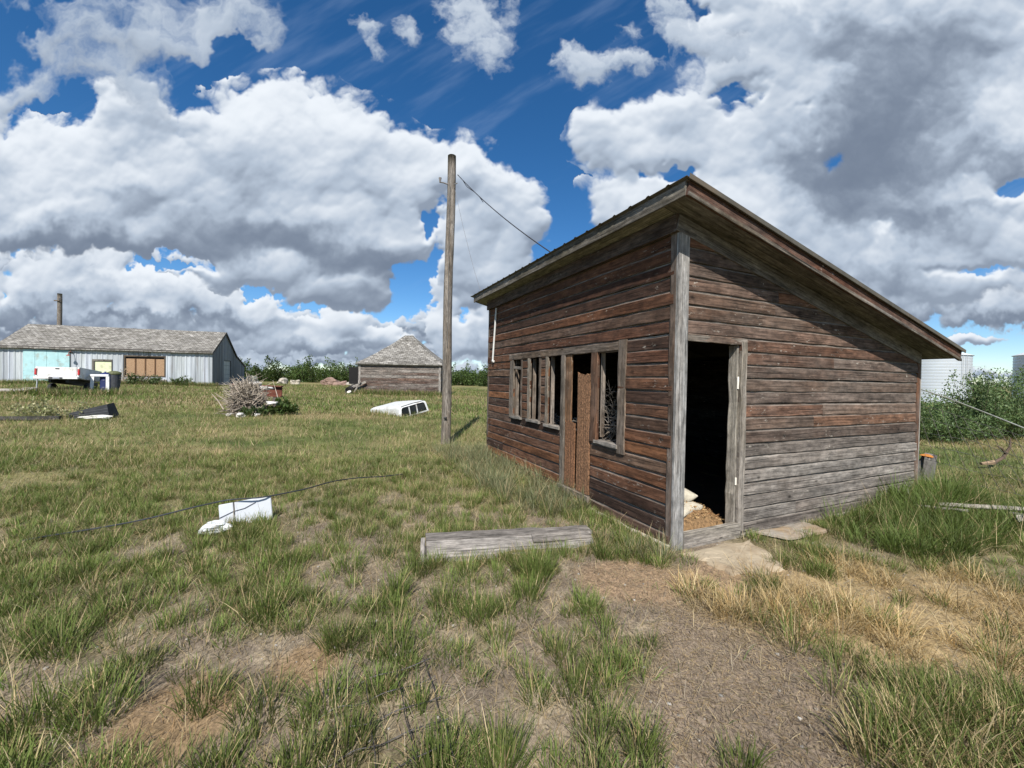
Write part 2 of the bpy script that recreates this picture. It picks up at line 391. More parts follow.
mb = MB(); mb.board(Vector((-OF, L+OS+.001, zs(-OF)-.012)), sl, Lr, nrm, .095, (0, 1, 0), .022, (.15, .11, .08, .6), seg=.5); mb.build('fascia', M['siding'], shed)
# rafters end to end closed above: sheathing deck and ribbed metal
mb = MB(); x0, x1 = -OF-.02, D+OB+.02
for (za, zb) in ((.088, .098),):
    y0, y1 = -OS-.02, L+OS+.02
    mb.grid([[(x0, y0, zs(x0)+za), (x0, y1, zs(x0)+za), (x0, y1, zs(x0)+zb), (x0, y0, zs(x0)+zb)], [(x1, y0, zs(x1)+za), (x1, y1, zs(x1)+za), (x1, y1, zs(x1)+zb), (x1, y0, zs(x1)+zb)]], (.16, .12, .09, .5), closed=True, caps=True)
mb.build('roof_deck', M['far_wood'], shed)
prof = []; y = -OS-.045
while y < L+OS+.05:
    for dy, dz in ((0, 0), (.19, 0), (.21, .012), (.23, .012), (.25, 0)): prof.append((y+dy, dz))
    y += .2501
mb = MB(); xa, xb = -OF-.055, D+OB+.05
rows = []
for i in range(9):
    x = xa+(xb-xa)*i/8
    rows.append([(x, p[0], zs(x)+.102+p[1]+random.gauss(0, .0012)) for p in prof]+[(x, p[0], zs(x)+.0995+p[1]) for p in prof[::-1]])
mb.grid(rows, (.12, .112, .095, 0), closed=True, caps=False)
for i in (0, 8):
    r = rows[i]; m = len(prof)
    for j in range(m-1): mb.quad([r[j], r[j+1], r[2*m-2-j], r[2*m-1-j]], (.10, .09, .08, 0))
mb.build('roof', M['roof_metal'], shed)
mb = MB(); e0 = Vector((xa, -OS-.050, zs(xa)+.0)); 
mb.board(e0+nrm*.083, sl, (xb-xa)/sl.x, nrm, .046, (0, -1, 0), .006, (.085, .078, .062, .6), seg=.6, jit=.0018, lip=.004)
mb.build('rake_flashing', M['roof_metal'], shed)
# door frame of the doorway
mb = MB(); mb.board((.885, -.001, .04), (0, 0, 1), 1.985, (1, 0, 0), .088, (0, -1, 0), .034, (.23, .20, .16, .8), seg=.12, jit=.007); mb.build('door_casing', M['grey_wood'], shed)
mb = MB(); mb.board((.884, .10, .06), (0, 0, 1), 1.93, (0, -1, 0), .10, (-1, 0, 0), .024, (.34, .31, .26, .8), seg=.12, jit=.007); mb.build('door_jamb', M['grey_wood'], shed)
mb = MB(); mb.board((.112, .10, .06), (0, 0, 1), 1.93, (0, -1, 0), .095, (1, 0, 0), .024, (.22, .19, .16, .9), seg=.3); mb.build('door_jamb', M['grey_wood'], shed)
mb = MB(); mb.board((.112, -.001, 1.995), (1, 0, 0), .862, (0, 0, 1), .062, (0, -1, 0), .030, (.17, .14, .11, .8), seg=.12, jit=.005); mb.build('door_header', M['grey_wood'], shed)
mb = MB(); mb.board((.112, .012, -.03), (1, 0, 0), .80, (0, 0, 1), .155, (0, -1, 0), .055, (.26, .235, .20, 1.), seg=.16, jit=.005); mb.build('threshold', M['grey_wood'], shed)
mb = MB(); mb.box((.862, -.012, .52), (.884, .0, .60), (.72, .68, .6, 0), .003); mb.build('hinge', M['paint'], shed)
mb = MB(); mb.box((.862, -.012, 1.53), (.884, .0, 1.66), (.78, .75, .68, 0), .003); mb.build('hinge', M['paint'], shed)
# base skirt and footing
mb = MB(); mb.board((.93, .004, -.07), (1, 0, 0), D-.98, (0, 0, 1), .085, (0, -1, 0), .045, (.27, .24, .20, 1.), seg=.3, jit=.006); mb.build('skirt_board', M['grey_wood'], shed)
mb = MB()
P = []
for i in range(34):
    y = -.02+i*(L+.04)/33; j = random.gauss(0, .006)
    P.append([(.02, y, -.12), (-.062+j, y, -.12), (-.060+j, y, -.005+random.gauss(0, .008)), (-.045+j, y, .012+random.gauss(0, .006)), (.0, y, .018)])
mb.grid(P, (.46, .42, .34, 0)); mb.build('footing', M['concrete'], shed)
# windows: casings, mullion posts, sills
def casing(y0, y1, z0, z1, col, name='window_casing', T=.036, mat='siding', off=0.):
    mb = MB(); 
    if (z1-z0) > (y1-y0): mb.board((-.001-off, y1, z0), (0, 0, 1), z1-z0, (0, -1, 0), y1-y0, (-1, 0, 0), T, col, seg=.11, jit=.006)
    else: mb.board((-.001-off, y1, z0), (0, -1, 0), y1-y0, (0, 0, 1), z1-z0, (-1, 0, 0), T, col, seg=.11, jit=.006)
    return mb.build(name, M[mat], shed)
tan = (.18, .12, .08, .6); gy = (.18, .15, .12, .85); rd = (.15, .078, .046, .4)
casing(.685, .815, .77, 2.06, (.17, .125, .09, .7))
casing(3.68, 3.84, .915, 1.944, (.19, .155, .12, .8))
casing(.818, 3.87, 1.945, 2.04, (.145, .105, .075, .6), 'window_head', .036)
casing(1.205, 1.33, .84, 1.944, rd, 'window_post')
casing(1.955, 2.045, .12, 1.944, gy, 'window_post', .040); casing(1.80, 1.952, 1.03, 1.944, (.22, .115, .055, .3), 'window_post', .018)
casing(2.432, 2.505, .93, 1.944, (.26, .215, .165, .8), 'window_post'); casing(3.032, 3.115, .93, 1.944, (.28, .235, .185, .8), 'window_post')
casing(2.66, 2.722, .93, 1.944, (.13, .095, .07, .6), 'window_post', .03); casing(3.32, 3.382, .93, 1.944, (.14, .105, .08, .6), 'window_post', .03)
def sill(y0, y1, z):
    mb = MB(); mb.board((.06, y1, z-.035), (0, -1, 0), y1-y0, Vector((0, 0, 1)), .04, (-1, 0, 0), .125, (.24, .215, .185, 1.), seg=.1, jit=.005)
    mb.build('window_sill', M['grey_wood'], shed)
sill(.79, 1.225, .86); sill(2.05, 2.50, .925); sill(2.66, 3.10, .945); sill(3.32, 3.70, .945)
for (y0, y1) in ((.815, 1.20), (2.055, 2.43), (2.725, 3.03), (3.385, 3.68)):
    for yy in (y0, y1):
        mb = MB(); s_ = 1 if yy == y0 else -1
        mb.board((.085, yy-.009 if s_ > 0 else yy+.009, .9), (0, 0, 1), 1.04, (-1, 0, 0), .060, (0, s_, 0), .014, (.20, .15, .11, .8), seg=.2, jit=.002); mb.build('window_jamb', M['grey_wood'], shed)
# leaning rail scraps in the far window
mb = MB(); mb.board((-.01, 3.66, 1.78), (0, -1, -.06), .30, (0, 0, 1), .05, (-1, 0, 0), .02, gy, seg=.1); mb.build('window_rail', M['grey_wood'], shed)
# narrow side door of swollen particle board, with a broken upper strip
mb = MB()
def ragged(y0, y1, z0, z1, x, T, col):
    k = 12; rings = []
    for i in range(k+1):
        y = y0+(y1-y0)*i/k; t = z1+random.gauss(0, .012)
        rings.append([(x, y, z0+.003), (x-T+random.gauss(0, .002), y, z0+.003), (x-T+random.gauss(0, .003), y, (z0+t)/2), (x-T, y, t), (x, y, t-.01)])
    mb.grid(rings, col, closed=True, caps=True)
ragged(1.35, 1.63, .14, 1.675, -.0, .030, (.215, .115, .062, 0))
mb.build('broken_door_board', M['chip'], shed)
mb = MB(); ragged(1.705, 1.92, .14, 1.03, -.0, .030, (.19, .095, .050, 0)); mb.build('broken_door_board', M['chip'], shed)
mb = MB(); mb.board((.02, 2.06, .06), (0, -1, 0), .74, (0, 0, 1), .075, (-1, 0, 0), .085, (.27, .21, .16, 1.), seg=.12, jit=.004); mb.build('door_sill', M['grey_wood'], shed)
# conduit pipe on the far end of the long wall, and its bracket
mb = MB(); mb.tube([(-.05, 4.50, 2.99), (-.05, 4.51, 2.95), (-.05, 4.60, 2.30), (-.05, 4.645, 1.95)], .018, 8, (.62, .62, .60, 0)); 
mb.tube([(-.05, 4.645, 1.955), (-.05, 4.60, 1.95)], .024, 8, (.66, .66, .64, 0)); mb.build('conduit', M['paint'], shed)
# poultry netting inside the near window
mb = MB(); rs_ = random.Random(5)
for i in range(34):          # torn netting hanging in loose loops
    y = rs_.uniform(.83, 1.05); z = rs_.uniform(.9, 1.55); pts_ = []
    a_ = rs_.uniform(-.6, .6)
    for k in range(9):
        t_ = k/8; yy = y+.30*t_*math.cos(a_); zz_ = z+.22*t_*math.sin(a_)*1.5-.10*math.sin(t_*3.1)*rs_.uniform(.6, 1.4)
        if .82 < yy < 1.195: pts_.append((.05+.03*math.sin(t_*5+i), yy, max(.88, zz_)))
    if len(pts_) > 2: mb.tube(pts_, .0011, 3, (.20, .18, .16, 0), caps=False)
mb.build('wire_netting', M['wire'], shed)

# ---- things in and at the shed
SM = Matrix.Translation((SHED[0], SHED[1], 0)) @ Matrix.Rotation(YAW, 4, 'Z')
def sw(x, y, z=0): return SM @ Vector((x, y, z))
def sack(label, loc, size, rz, tilt=0.):
    t = thing('feed_sack', label, 'sack', loc, (tilt, 0, rz), 'sacks heaped inside the doorway')
    mb = MB(); P = []; nn = 20
    for i in range(nn+1):
        u = -1+2*i/nn; ring = []
        e = max(.06, (1-abs(u)**3.2))**.5
        for k in range(16):
            a = 6.2832*k/16; ca, sa = math.cos(a), math.sin(a)
            q = abs(ca)**.7*(1 if ca > 0 else -1); w = abs(sa)**.8*(1 if sa > 0 else -1)
            wob = 1+.06*math.sin(5*u+3*a)+.035*math.sin(11*u+a*4)
            ring.append((u*size[0]/2, q*size[1]/2*(.75+.25*e)*wob, size[2]/2+w*size[2]/2*e*wob))
        P.append(ring)
    mb.grid(P, (.44, .40, .32, 0), closed=True, caps=True); mb.build('sack_body', M['cloth'], t, smooth=True)
    mb = MB(); mb.tube([(-size[0]/2-.01, -size[1]*.3, size[2]*.5), (-size[0]/2-.015, 0, size[2]*.56), (-size[0]/2-.01, size[1]*.3, size[2]*.5)], .008, 5, (.5, .4, .28, 0)); mb.build('seam', M['cloth'], t)
    return t
p = sw(.43, .36, .16); sack('pale feed sack lying flat on orange straw just inside the doorway', p, (.62, .34, .12), YAW+.25)
p = sw(.45, .50, .26); sack('dirty grey feed sack slumped on top of the other sack in the doorway', p, (.58, .32, .14), YAW-.1, .06)
mb = MB(); P = []
for i in range(25):
    r = []
    for j in range(21):
        x = i/24*1.1; y = j/20*1.0
        hgt = .25*math.exp(-((x-.35)/.55)**2-((y-.45)/.38)**2)+.10*math.exp(-((x-.3)/.5)**2-((y-.1)/.3)**2)
        edge = min(1, 6*min(i/24, 1-i/24, j/20+.06, 1-j/20))
        r.append((x, y, -.01+hgt*edge+.014*math.sin(x*31+y*17)*edge*random.random()))
    P.append(r)
mb.grid(P, (.22, .135, .065, 0))
for k in range(900):
    x = random.uniform(.05, .75); y = random.uniform(.02, .7)
    hgt = .25*math.exp(-((x-.35)/.55)**2-((y-.45)/.38)**2)+.10*math.exp(-((x-.3)/.5)**2-((y-.1)/.3)**2)
    a = random.uniform(0, 6.28); l = random.uniform(.02, .06); w = .002
    dx, dy = math.cos(a)*l, math.sin(a)*l
    c = random.choice([(.42, .26, .12, 0), (.50, .34, .17, 0), (.26, .14, .065, 0)])
    mb.quad([(x, y, hgt+.004), (x+dx, y+dy, hgt+random.uniform(.0, .025)), (x+dx-dy*w/l, y+dy+dx*w/l, hgt+.006), (x-dy*w/l, y+dx*w/l, hgt+.005)], c)
o = mb.build('straw_heap', M['straw'], None, loc=sw(.10, .09, .02), rot=(0, 0, YAW), smooth=False); tag(o, 'heap of orange straw bedding under the sacks inside the doorway', 'straw')
# tangled dry stems behind the windows
def twigs(mb, cen, R, n, r0, col, up=.5, ln=.5):
    for k in range(n):
        a = random.uniform(0, 6.28); ph = math.acos(random.uniform(-1, 1)); q = random.random()**.5
        p = Vector(cen)+Vector((R[0]*q*math.sin(ph)*math.cos(a), R[1]*q*math.sin(ph)*math.sin(a), R[2]*q*math.cos(ph)))
        d = Vector((random.gauss(0, 1), random.gauss(0, 1), random.gauss(0, 1)*.6+up)).normalized(); l = random.uniform(.4, 1.)*ln
        b = Vector((random.gauss(0, 1), random.gauss(0, 1), random.gauss(0, 1)))*l*.12
        f = random.uniform(.6, 1.3); c = (col[0]*f, col[1]*f, col[2]*f, 0)
        mb.tube([p, p+d*l*.5+b, p+d*l], [r0, r0*.8, r0*.35], 4, c, caps=False)
mb = MB(); twigs(mb, (0, 0, .55), (.22, .45, .45), 170, .005, (.30, .25, .20), .2, .5)
o = mb.build('brush_tangle', M['bark'], None, loc=sw(.42, 1.15, .35), rot=(0, 0, YAW)); tag(o, 'tangle of pale dry brush showing behind the window hole nearest the corner', 'brush')
mb = MB()
for k in range(16):
    y = random.uniform(-.6, .6); mb.tube([(random.uniform(-.1, .2), y+.5*t, 1.0*t-.35*t*t+random.uniform(0, .03)) for t in np.linspace(0, 1.2, 9)], .006, 4, (.34, .31, .27, 0), caps=False)
o = mb.build('wire_coil', M['wire'], None, loc=sw(.40, 2.25, .30), rot=(0, 0, YAW)); tag(o, 'loose arching wires seen through the narrow window holes of the shed', 'wire')

# slab and sheet before the doorway
def slab(name, label, cat, pts, z, T, col, mat, sub=8, edge_drop=.012, rag=.008):
    mb = MB(); rings = []
    cx = sum(p[0] for p in pts)/len(pts); cy = sum(p[1] for p in pts)/len(pts)
    edge = []
    m = len(pts)
    for i in range(m):
        a, b = pts[i], pts[(i+1) % m]
        for k in range(sub):
            t = k/sub; edge.append((a[0]+(b[0]-a[0])*t+random.gauss(0, rag), a[1]+(b[1]-a[1])*t+random.gauss(0, rag)))
    for f, zz in ((1.02, z-T), (1.0, z-edge_drop), (.93, z-edge_drop*.35), (.80, z), (.6, z+.004), (.2, z+.004)):
        rings.append([(cx+(x-cx)*f, cy+(y-cy)*f, zz+random.gauss(0, .002)) for x, y in edge])
    mb.grid(rings, col, closed=True, caps=True)
    o = mb.build(name, mat, None); return tag(o, label, cat)
slab('concrete_step', 'pale worn concrete slab on the ground before the shed doorway', 'slab', [tuple(sw(.02, -.09)[:2]), tuple(sw(.05, -.66)[:2]), tuple(sw(.62, -.72)[:2]), tuple(sw(.98, -.10)[:2])], -.004, .12, (.36, .30, .215, 0), M['concrete'], edge_drop=.045, rag=.022)
slab('cover_board', 'flat grey board lying against the shed wall right of the doorway', 'board', [tuple(sw(1.15, -.06)[:2]), tuple(sw(1.30, -.32)[:2]), tuple(sw(1.95, -.34)[:2]), tuple(sw(1.95, -.06)[:2])], .018, .03, (.27, .245, .21, 0), M['concrete'], edge_drop=.010, rag=.006)
# ------------------------------------------------------------------ poles and wires
def wood_pole(name, label, x, y, z0, z1, r0, r1, lean=(0, 0), group=None):
    t = thing(name, label, 'pole', (x, y, z0), (0, 0, 0), group)
    mb = MB(); path = []; rr = []
    for i in range(25):
        f = i/24; path.append((lean[0]*f+.012*math.sin(f*9), lean[1]*f+.012*math.sin(f*7+1), -.3+(z1-z0+.3)*f)); rr.append(r0+(r1-r0)*f+random.gauss(0, .0015))
    mb.tube(path, rr, 14, (.185, .155, .125, .9)); mb.build('pole_shaft', M['far_wood'], t, smooth=True)
    return t, path
pz = gh(-1.53, 9.4)
up, upath = wood_pole('utility_pole', 'tall bare weathered wooden pole standing in the grass beside the shed', -1.53, 9.4, pz, 6.70, .112, .095, (.06, 0))
mb = MB()
mb.tube([(.14, -.10, 6.0-pz), (.22, -.16, 6.0-pz)], .012, 6, (.2, .2, .2, 0))
mb.build('wire_bracket', M['dark'], up)
mb = MB(); mb.tube([(.0, -.05, 6.02-pz), (-.10, -.13, 6.02-pz), (-.17, -.15, 6.02-pz), (-.17, -.15, 6.12-pz)], [.014, .014, .02, .034], 8, (.22, .2, .19, 0)); mb.build('insulator', M['dark'], up)
mb = MB(); mb.tube([(.04, -.126, 2.3-pz), (.045, -.13, 2.7-pz), (.05, -.128, 6.0-pz)], .008, 5, (.14, .13, .12, 0)); mb.build('ground_wire', M['dark'], up)
mb = MB(); mb.tube([(-.01, -.132, .62), (.05, -.142, .63)], .02, 6, (.05, .05, .05, 0)); mb.build('bolt', M['dark'], up)
zf = gh(-51.3, 46)
t, pth = wood_pole('utility_pole', 'distant dark wooden pole rising behind the ridge of the metal shop', -51.3, 46, zf, 10.4, .22, .20)
mb = MB(); mb.box((-.34, -.30, 9.5-zf), (.34, -.22, 9.62-zf), (.16, .13, .10, 0), .01); mb.build('crossarm', M['far_wood'], t)
mb = MB(); mb.tube([(.28, -.26, 9.62-zf), (.28, -.26, 9.84-zf)], .05, 8, (.1, .1, .1, 0)); mb.build('insulator', M['dark'], t)
def wire(name, label, a, b, sag, r, col, n=24, twist=None):
    a, b = Vector(a), Vector(b); mb = MB()
    pts = [a.lerp(b, i/n)-Vector((0, 0, sag*4*(i/n)*(1-i/n))) for i in range(n+1)]
    mb.tube(pts, r, 5, col)
    if twist:
        for k in range(1):
            mb.tube([p+Vector((.022*math.sin(i*.9), 0, -.02+.012*math.cos(i*.9))) for i, p in enumerate(pts[:int(n*twist)])], r*.8, 5, col)
    o = mb.build(name, M['dark'], None); return tag(o, label, 'wire')
e = sw(-.1, 2.15, zs(-.1)+.16)
wire('overhead_wire', 'thin dark service wire drooping from the near pole to the shed roof', (-1.31, 9.30, 6.22), e, .09, .009, (.03, .03, .035, 0), 30, .42)
# slack drop line
wire('drop_line', 'very thin slack line hanging beside the near pole towards the shed roof', (-1.36, 9.28, 5.86), sw(-.2, 4.95, 3.35), .12, .0035, (.16, .16, .17, 0), 14)

# ------------------------------------------------------------------ metal shop at the left
bx, by = -26.6, 36.0
bz = .46
barn = thing('metal_shop', 'long grey ribbed metal shop with worn shingle roof, turquoise door and boarded window', 'farm building', (bx, by, 0), (0, 0, math.atan2(-.309, -.951)))
# local x runs left along the front, local -y runs to the back; facing is +y
BL, BE, BR = 14.15, 3.58, 5.50
def ribbed(mb, o, u, Lg, zf0, zf1, n, pitch=.34, h=.035, holes=(), col=(.42, .45, .475, 0)):
    # upright ribbed sheets; zf1 gives the top edge height at distance s
    o = Vector(o); u = Vector(u); n = Vector(n); s = 0.
    while s < Lg-1e-3:
        f = random.choice((.62, .8, .95, 1.05, 1.12)); b_ = random.uniform(.97, 1.05)
        c = (col[0]*f, col[1]*f*1., col[2]*f*b_, 0)
        prof = [(0, 0), (pitch*.58, 0), (pitch*.66, h), (pitch*.90, h), (pitch, 0)]
        for (a, ha), (b, hb) in zip(prof[:-1], prof[1:]):
            s0, s1 = s+a, min(s+b, Lg)
            if s1 <= s0: continue
            mid = (s0+s1)/2
            spans = [(zf0, None)]
            for h0, h1, q0, q1 in holes:
                if h0 < mid < h1: spans = [(zf0, q0), (q1, None)] if q0 > zf0 else [(q1, None)]
            for q0, q1 in spans:
                za, zb = (zf1(s0), zf1(s1)) if q1 is None else (q1, q1)
                mb.quad([o+u*s0+n*ha+Vector((0, 0, q0)), o+u*s1+n*hb+Vector((0, 0, q0)), o+u*s1+n*hb+Vector((0, 0, zb)), o+u*s0+n*ha+Vector((0, 0, za))][::-1], c)
        s += pitch
holes = [(9.78, 12.62, .2, 3.30), (7.06, 8.38, 1.3, 2.66), (3.40, 6.28, 1.25, 3.06)]
mb = MB(); ribbed(mb, (0, 0, 0), (1, 0, 0), BL, .2, lambda s: BE, (0, 1, 0), holes=holes); mb.build('front_wall', M['ribbed'], barn)
def gz(s):
    return min(BE+(BR-BE)*s/3.1, BR-(BR-BE)*(s-3.1)/3.1) if s < 6.2 else 3.42-(s-6.2)*.36
mb = MB(); ribbed(mb, (0, 0, 0), (0, -1, 0), 8.8, .2, gz, (-1, 0, 0), holes=[(2.75, 4.75, .2, 2.9)], col=(.20, .21, .22, 0)); mb.build('gable_wall', M['ribbed'], barn)  # gable sheets darker than the front: the end's shade is in their colour
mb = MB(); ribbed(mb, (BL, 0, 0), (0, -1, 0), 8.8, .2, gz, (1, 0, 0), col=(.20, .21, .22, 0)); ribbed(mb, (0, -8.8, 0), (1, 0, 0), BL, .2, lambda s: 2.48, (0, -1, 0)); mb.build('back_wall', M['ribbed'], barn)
mb = MB()
def roofplane(mb, y0, z0, y1, z1, x0, x1, th=.10, ny=10, nx=24):
    l = math.hypot(y1-y0, z1-z0); top = []
    for i in range(ny+1):
        f = i/ny; top.append([(x0+(x1-x0)*j/nx, y0+(y1-y0)*f, z0+(z1-z0)*f+random.gauss(0, .012)-.05*math.sin(math.pi*j/nx)*math.sin(math.pi*f)) for j in range(nx+1)])
    c = (1, 1, 1, 0)
    mb.grid(top, c, U=lambda i, j: ((x1-x0)*j/nx, l*i/ny))
    mb.grid([[(p[0], p[1], p[2]-th) for p in r] for r in (top[0], top[-1])], c)
    for r in (top[0], top[-1]): mb.grid([[(p[0], p[1], p[2]-th) for p in r], r], c, U=lambda i, j: ((x1-x0)*j/nx, .1*i))
    for j in (0, -1): mb.grid([[(r[j][0], r[j][1], r[j][2]-th) for r in top], [r[j] for r in top]], c, U=lambda i, j: (j*.3, .1*i))
roofplane(mb, .28, BE-.10, -3.1, BR+.10, -.12, BL+.15); roofplane(mb, -3.102, BR+.10, -6.35, 3.40, -.12, BL+.15); roofplane(mb, -6.36, 3.46, -8.95, 2.50, -.12, BL+.15, nx=12)
mb.build('roof', M['shingle'], barn)
mb = MB(); mb.box((-.06, .235, BE-.22), (BL+.06, .26, BE-.02), (.10, .09, .085, 0)); mb.build('eave_board', M['far_wood'], barn)
mb = MB()
for (y0, z0, y1, z1) in ((.28, BE-.12, -3.1, BR+.08), (-3.1, BR+.08, -6.3, 3.38)):
    mb.quad([(-.135, y0, z0-.16), (-.135, y1, z1-.16), (-.135, y1, z1+.03), (-.135, y0, z0+.03)], (.13, .12, .115, 0))
    mb.quad([(-.118, y0, z0-.16), (-.118, y1, z1-.16), (-.118, y1, z1+.03), (-.118, y0, z0+.03)][::-1], (.13, .12, .115, 0))
mb.build('rake_board', M['far_wood'], barn)
# turquoise sliding door
mb = MB()
for i in range(4): mb.box((9.80+i*.71, .055, .55), (9.80+(i+1)*.71-.012, .085, 3.31), (.36, .56, .585, 0), .004)
mb.box((9.78, .04, .5), (12.66, .054, 3.30), (.20, .40, .42, 0))
dr = mb.build('sliding_door', M['paint'], barn)
mb = MB(); mb.box((9.55, .06, 3.325), (12.9, .12, 3.40), (.16, .15, .15, 0), .01); mb.build('door_track', M['ribbed'], barn)
# light over the door
mb = MB(); mb.tube([(9.62, .04, 3.1), (9.62, .25, 3.25), (9.62, .45, 3.15), (9.62, .50, 2.95)], .03, 6, (.2, .1, .08, 0)); mb.lathe([(.02, .1), (.12, .0), (.14, -.04)], 12, (.30, .12, .10, 0), (9.62, .50, 2.9)); mb.build('yard_light', M['rust'], barn)
# window with a pale blind
mb = MB()
for lo, hi in (((7.06, -.06, 2.50), (8.38, .03, 2.66)), ((8.22, -.06, 1.3), (8.38, .03, 2.499)), ((7.06, -.06, 1.3), (7.12, .03, 2.499)), ((7.121, -.06, 1.3), (8.219, .03, 1.38))): mb.box(lo, hi, (.16, .15, .13, 0), .006)
w = mb.build('window_frame', M['far_wood'], barn)
mb = MB(); mb.box((7.121, -.05, 1.381), (8.219, -.03, 2.498), (.62, .66, .44, 0)); mb.build('blind', M['paint'], w)
# boarded window
mb = MB()
for lo, hi in (((3.40, -.10, 2.94), (6.28, .03, 3.06)), ((3.40, -.10, 1.25), (3.50, .03, 2.939)), ((6.18, -.10, 1.25), (6.28, .03, 2.939)), ((3.501, -.10, 1.25), (6.179, .03, 1.33))): mb.box(lo, hi, (.10, .08, .06, 0), .006)
for x in (4.16, 4.84, 5.52): mb.box((x-.05, -.09, 1.331), (x+.05, -.012, 2.80), (.16, .09, .05, 0), .004)
w = mb.build('window_frame', M['far_wood'], barn)
for x0, x1 in ((3.505, 4.105), (4.215, 4.785), (4.895, 5.465), (5.575, 6.175)):
    mb = MB(); mb.box((x0, -.075, 1.335), (x1, -.05, 2.78), (.33, .215, .13, 0), .003); mb.build('boarding', M['chip'], w)
mb = MB(); mb.box((3.51, -.14, 1.34), (6.17, -.12, 2.93), (.02, .02, .02, 0)); mb.build('backing', M['dark'], w)
# low masonry under the boarded window
mb = MB(); mb.box((3.3, .04, .3), (6.6, .16, 1.05), (.30, .27, .24, 0), .02); mb.build('stone_base', M['stone'], barn)
# gable door
mb = MB()
for i in range(6): mb.box((.06, -4.70, .3+i*.43), (.085, -2.80, .3+(i+1)*.43-.015), (.36, .38, .38, 0), .004)
mb.box((-.01, -4.76, .2), (.055, -4.70, 2.95), (.08, .08, .08, 0)); mb.box((-.01, -2.80, .2), (.055, -2.74, 2.95), (.08, .08, .08, 0)); mb.box((-.01, -4.699, 2.885), (.055, -2.801, 2.95), (.08, .08, .08, 0))
mb.build('overhead_door', M['ribbed'], barn)

# ------------------------------------------------------------------ pickup box trailer before the shop
tz = gh(-22.4, 20)
tr = thing('pickup_box_trailer', 'white trailer made from the rear of a pickup truck, parked before the turquoise door', 'trailer', (-22.62, 20.15, tz), (math.radians(-4.5), 0, math.radians(27))); tr.scale = (.80, 1.06, .96)
wh = (.66, .66, .64, 0); gr = (.62, .62, .60, 0)
def shell(mb, xs, prof, col):
    mb.grid([[(x, y, z) for y, z in prof] for x in xs], col)
b0, b1 = .90, 1.46     # heights above the ground here
side = [(0, b0+.02), (0, b1-.04), (.02, b1), (2.42, b1), (2.45, b1-.03), (2.45, b0), (1.72, b0)] + [(1.24+.46*math.cos(a), b0-.06+.36*math.sin(a)) for a in np.linspace(0.1, math.pi-.1, 9)] + [(.78, b0)]
for sx in (-1, 1):
    mb = MB(); X0, X1 = sx*.97, sx*.90
    A_ = [(X0, y, z) for y, z in side]; B_ = [(X1, y, z) for y, z in side]
    mb.grid([A_, B_], wh, closed=True); cen = (X0, 1.24, b1-.12)
    # outer skin: fan pieces above the arch
    up_ = [(X0+sx*.02, .03, b1-.10), (X0+sx*.02, 2.43, b1-.10)]
    n_ = len(side)
    mb.quad([(X0, 0, b0+.02), (X0, .78, b0), (X0, .82, b0+.18), (X0, .82, b1), (X0, .02, b1), (X0, 0, b1-.04)], wh)
    mb.quad([(X0, 1.66, b0+.18), (X0, 1.72, b0), (X0, 2.45, b0), (X0, 2.45, b1-.03), (X0, 2.42, b1), (X0, 1.66, b1)], wh)
    arc = [(1.24+.46*math.cos(a), b0-.06+.36*math.sin(a)) for a in np.linspace(.42, math.pi-.42, 11)]
    for (ya, za), (yb, zb) in zip(arc[:-1], arc[1:]): mb.quad([(X0, ya, za), (X0, ya, b1), (X0, yb, b1), (X0, yb, zb)], wh)
    mb.grid([[(X0, y, z) for y, z in arc], [(X1-sx*.2, y, z) for y, z in arc]], (.03, .03, .03, 0))
    mb.quad([(X1, .02, b0), (X1, 2.43, b0), (X1, 2.43, b1), (X1, .02, b1)], gr)
    mb.box((min(X0, X1)-.01, .03, b1-.01), (max(X0, X1)+.01, 2.42, b1+.03), wh, .008)
    mb.build('box_side', M['paint'], tr)
    mb = MB(); mb.box((sx*.96-.045, -.035, b0+.17), (sx*.96+.045, .05, b1-.07), (.42, .02, .025, 0), .01); mb.build('tail_light', M['paint'], tr)
    wl = MB(); wl.lathe([(.18, -.10), (.33, -.10), (.36, -.07), (.36, .07), (.33, .10), (.18, .10), (.17, .02), (.05, .02)], 22, (.02, .02, .02, 0)); 
    w = wl.build('wheel', M['dark'], tr, smooth=False, loc=(sx*.84, 1.24, .36), rot=(0, math.pi/2, 0))
    rl = MB(); rl.lathe([(.175, .06), (.165, .03), (.06, .03), (.04, .07), (0.001, .07)], 16, (.35, .34, .33, 0)); rl.build('wheel_rim', M['wire'], w)
    if sx < 0: w.rotation_euler = (0, -math.pi/2, 0)
mb = MB(); mb.box((-.88, -.02, b0+.10), (.88, .03, b1+.015), wh, .015); mb.box((-.66, -.028, b0+.19), (.66, -.019, b1-.10), (.74, .74, .735, 0), .006); tg = mb.build('tailgate', M['paint'], tr)
mb = MB(); mb.box((-.09, -.042, b1-.10), (.09, -.029, b1-.04), (.05, .05, .05, 0), .004); mb.build('handle', M['dark'], tg)
mb = MB(); mb.box((-.99, -.14, b0-.06), (.99, -.03, b0+.085), (.70, .70, .69, 0), .02); mb.box((-.32, -.15, b0-.03), (-.14, -.139, b0+.05), (.05, .05, .06, 0)); mb.box((-.12, -.15, b0-.03), (.14, -.141, b0+.06), (.36, .37, .42, 0)); mb.box((.16, -.15, b0-.03), (.3, -.139, b0+.04), (.04, .04, .05, 0)); mb.build('bumper', M['paint'], tr)
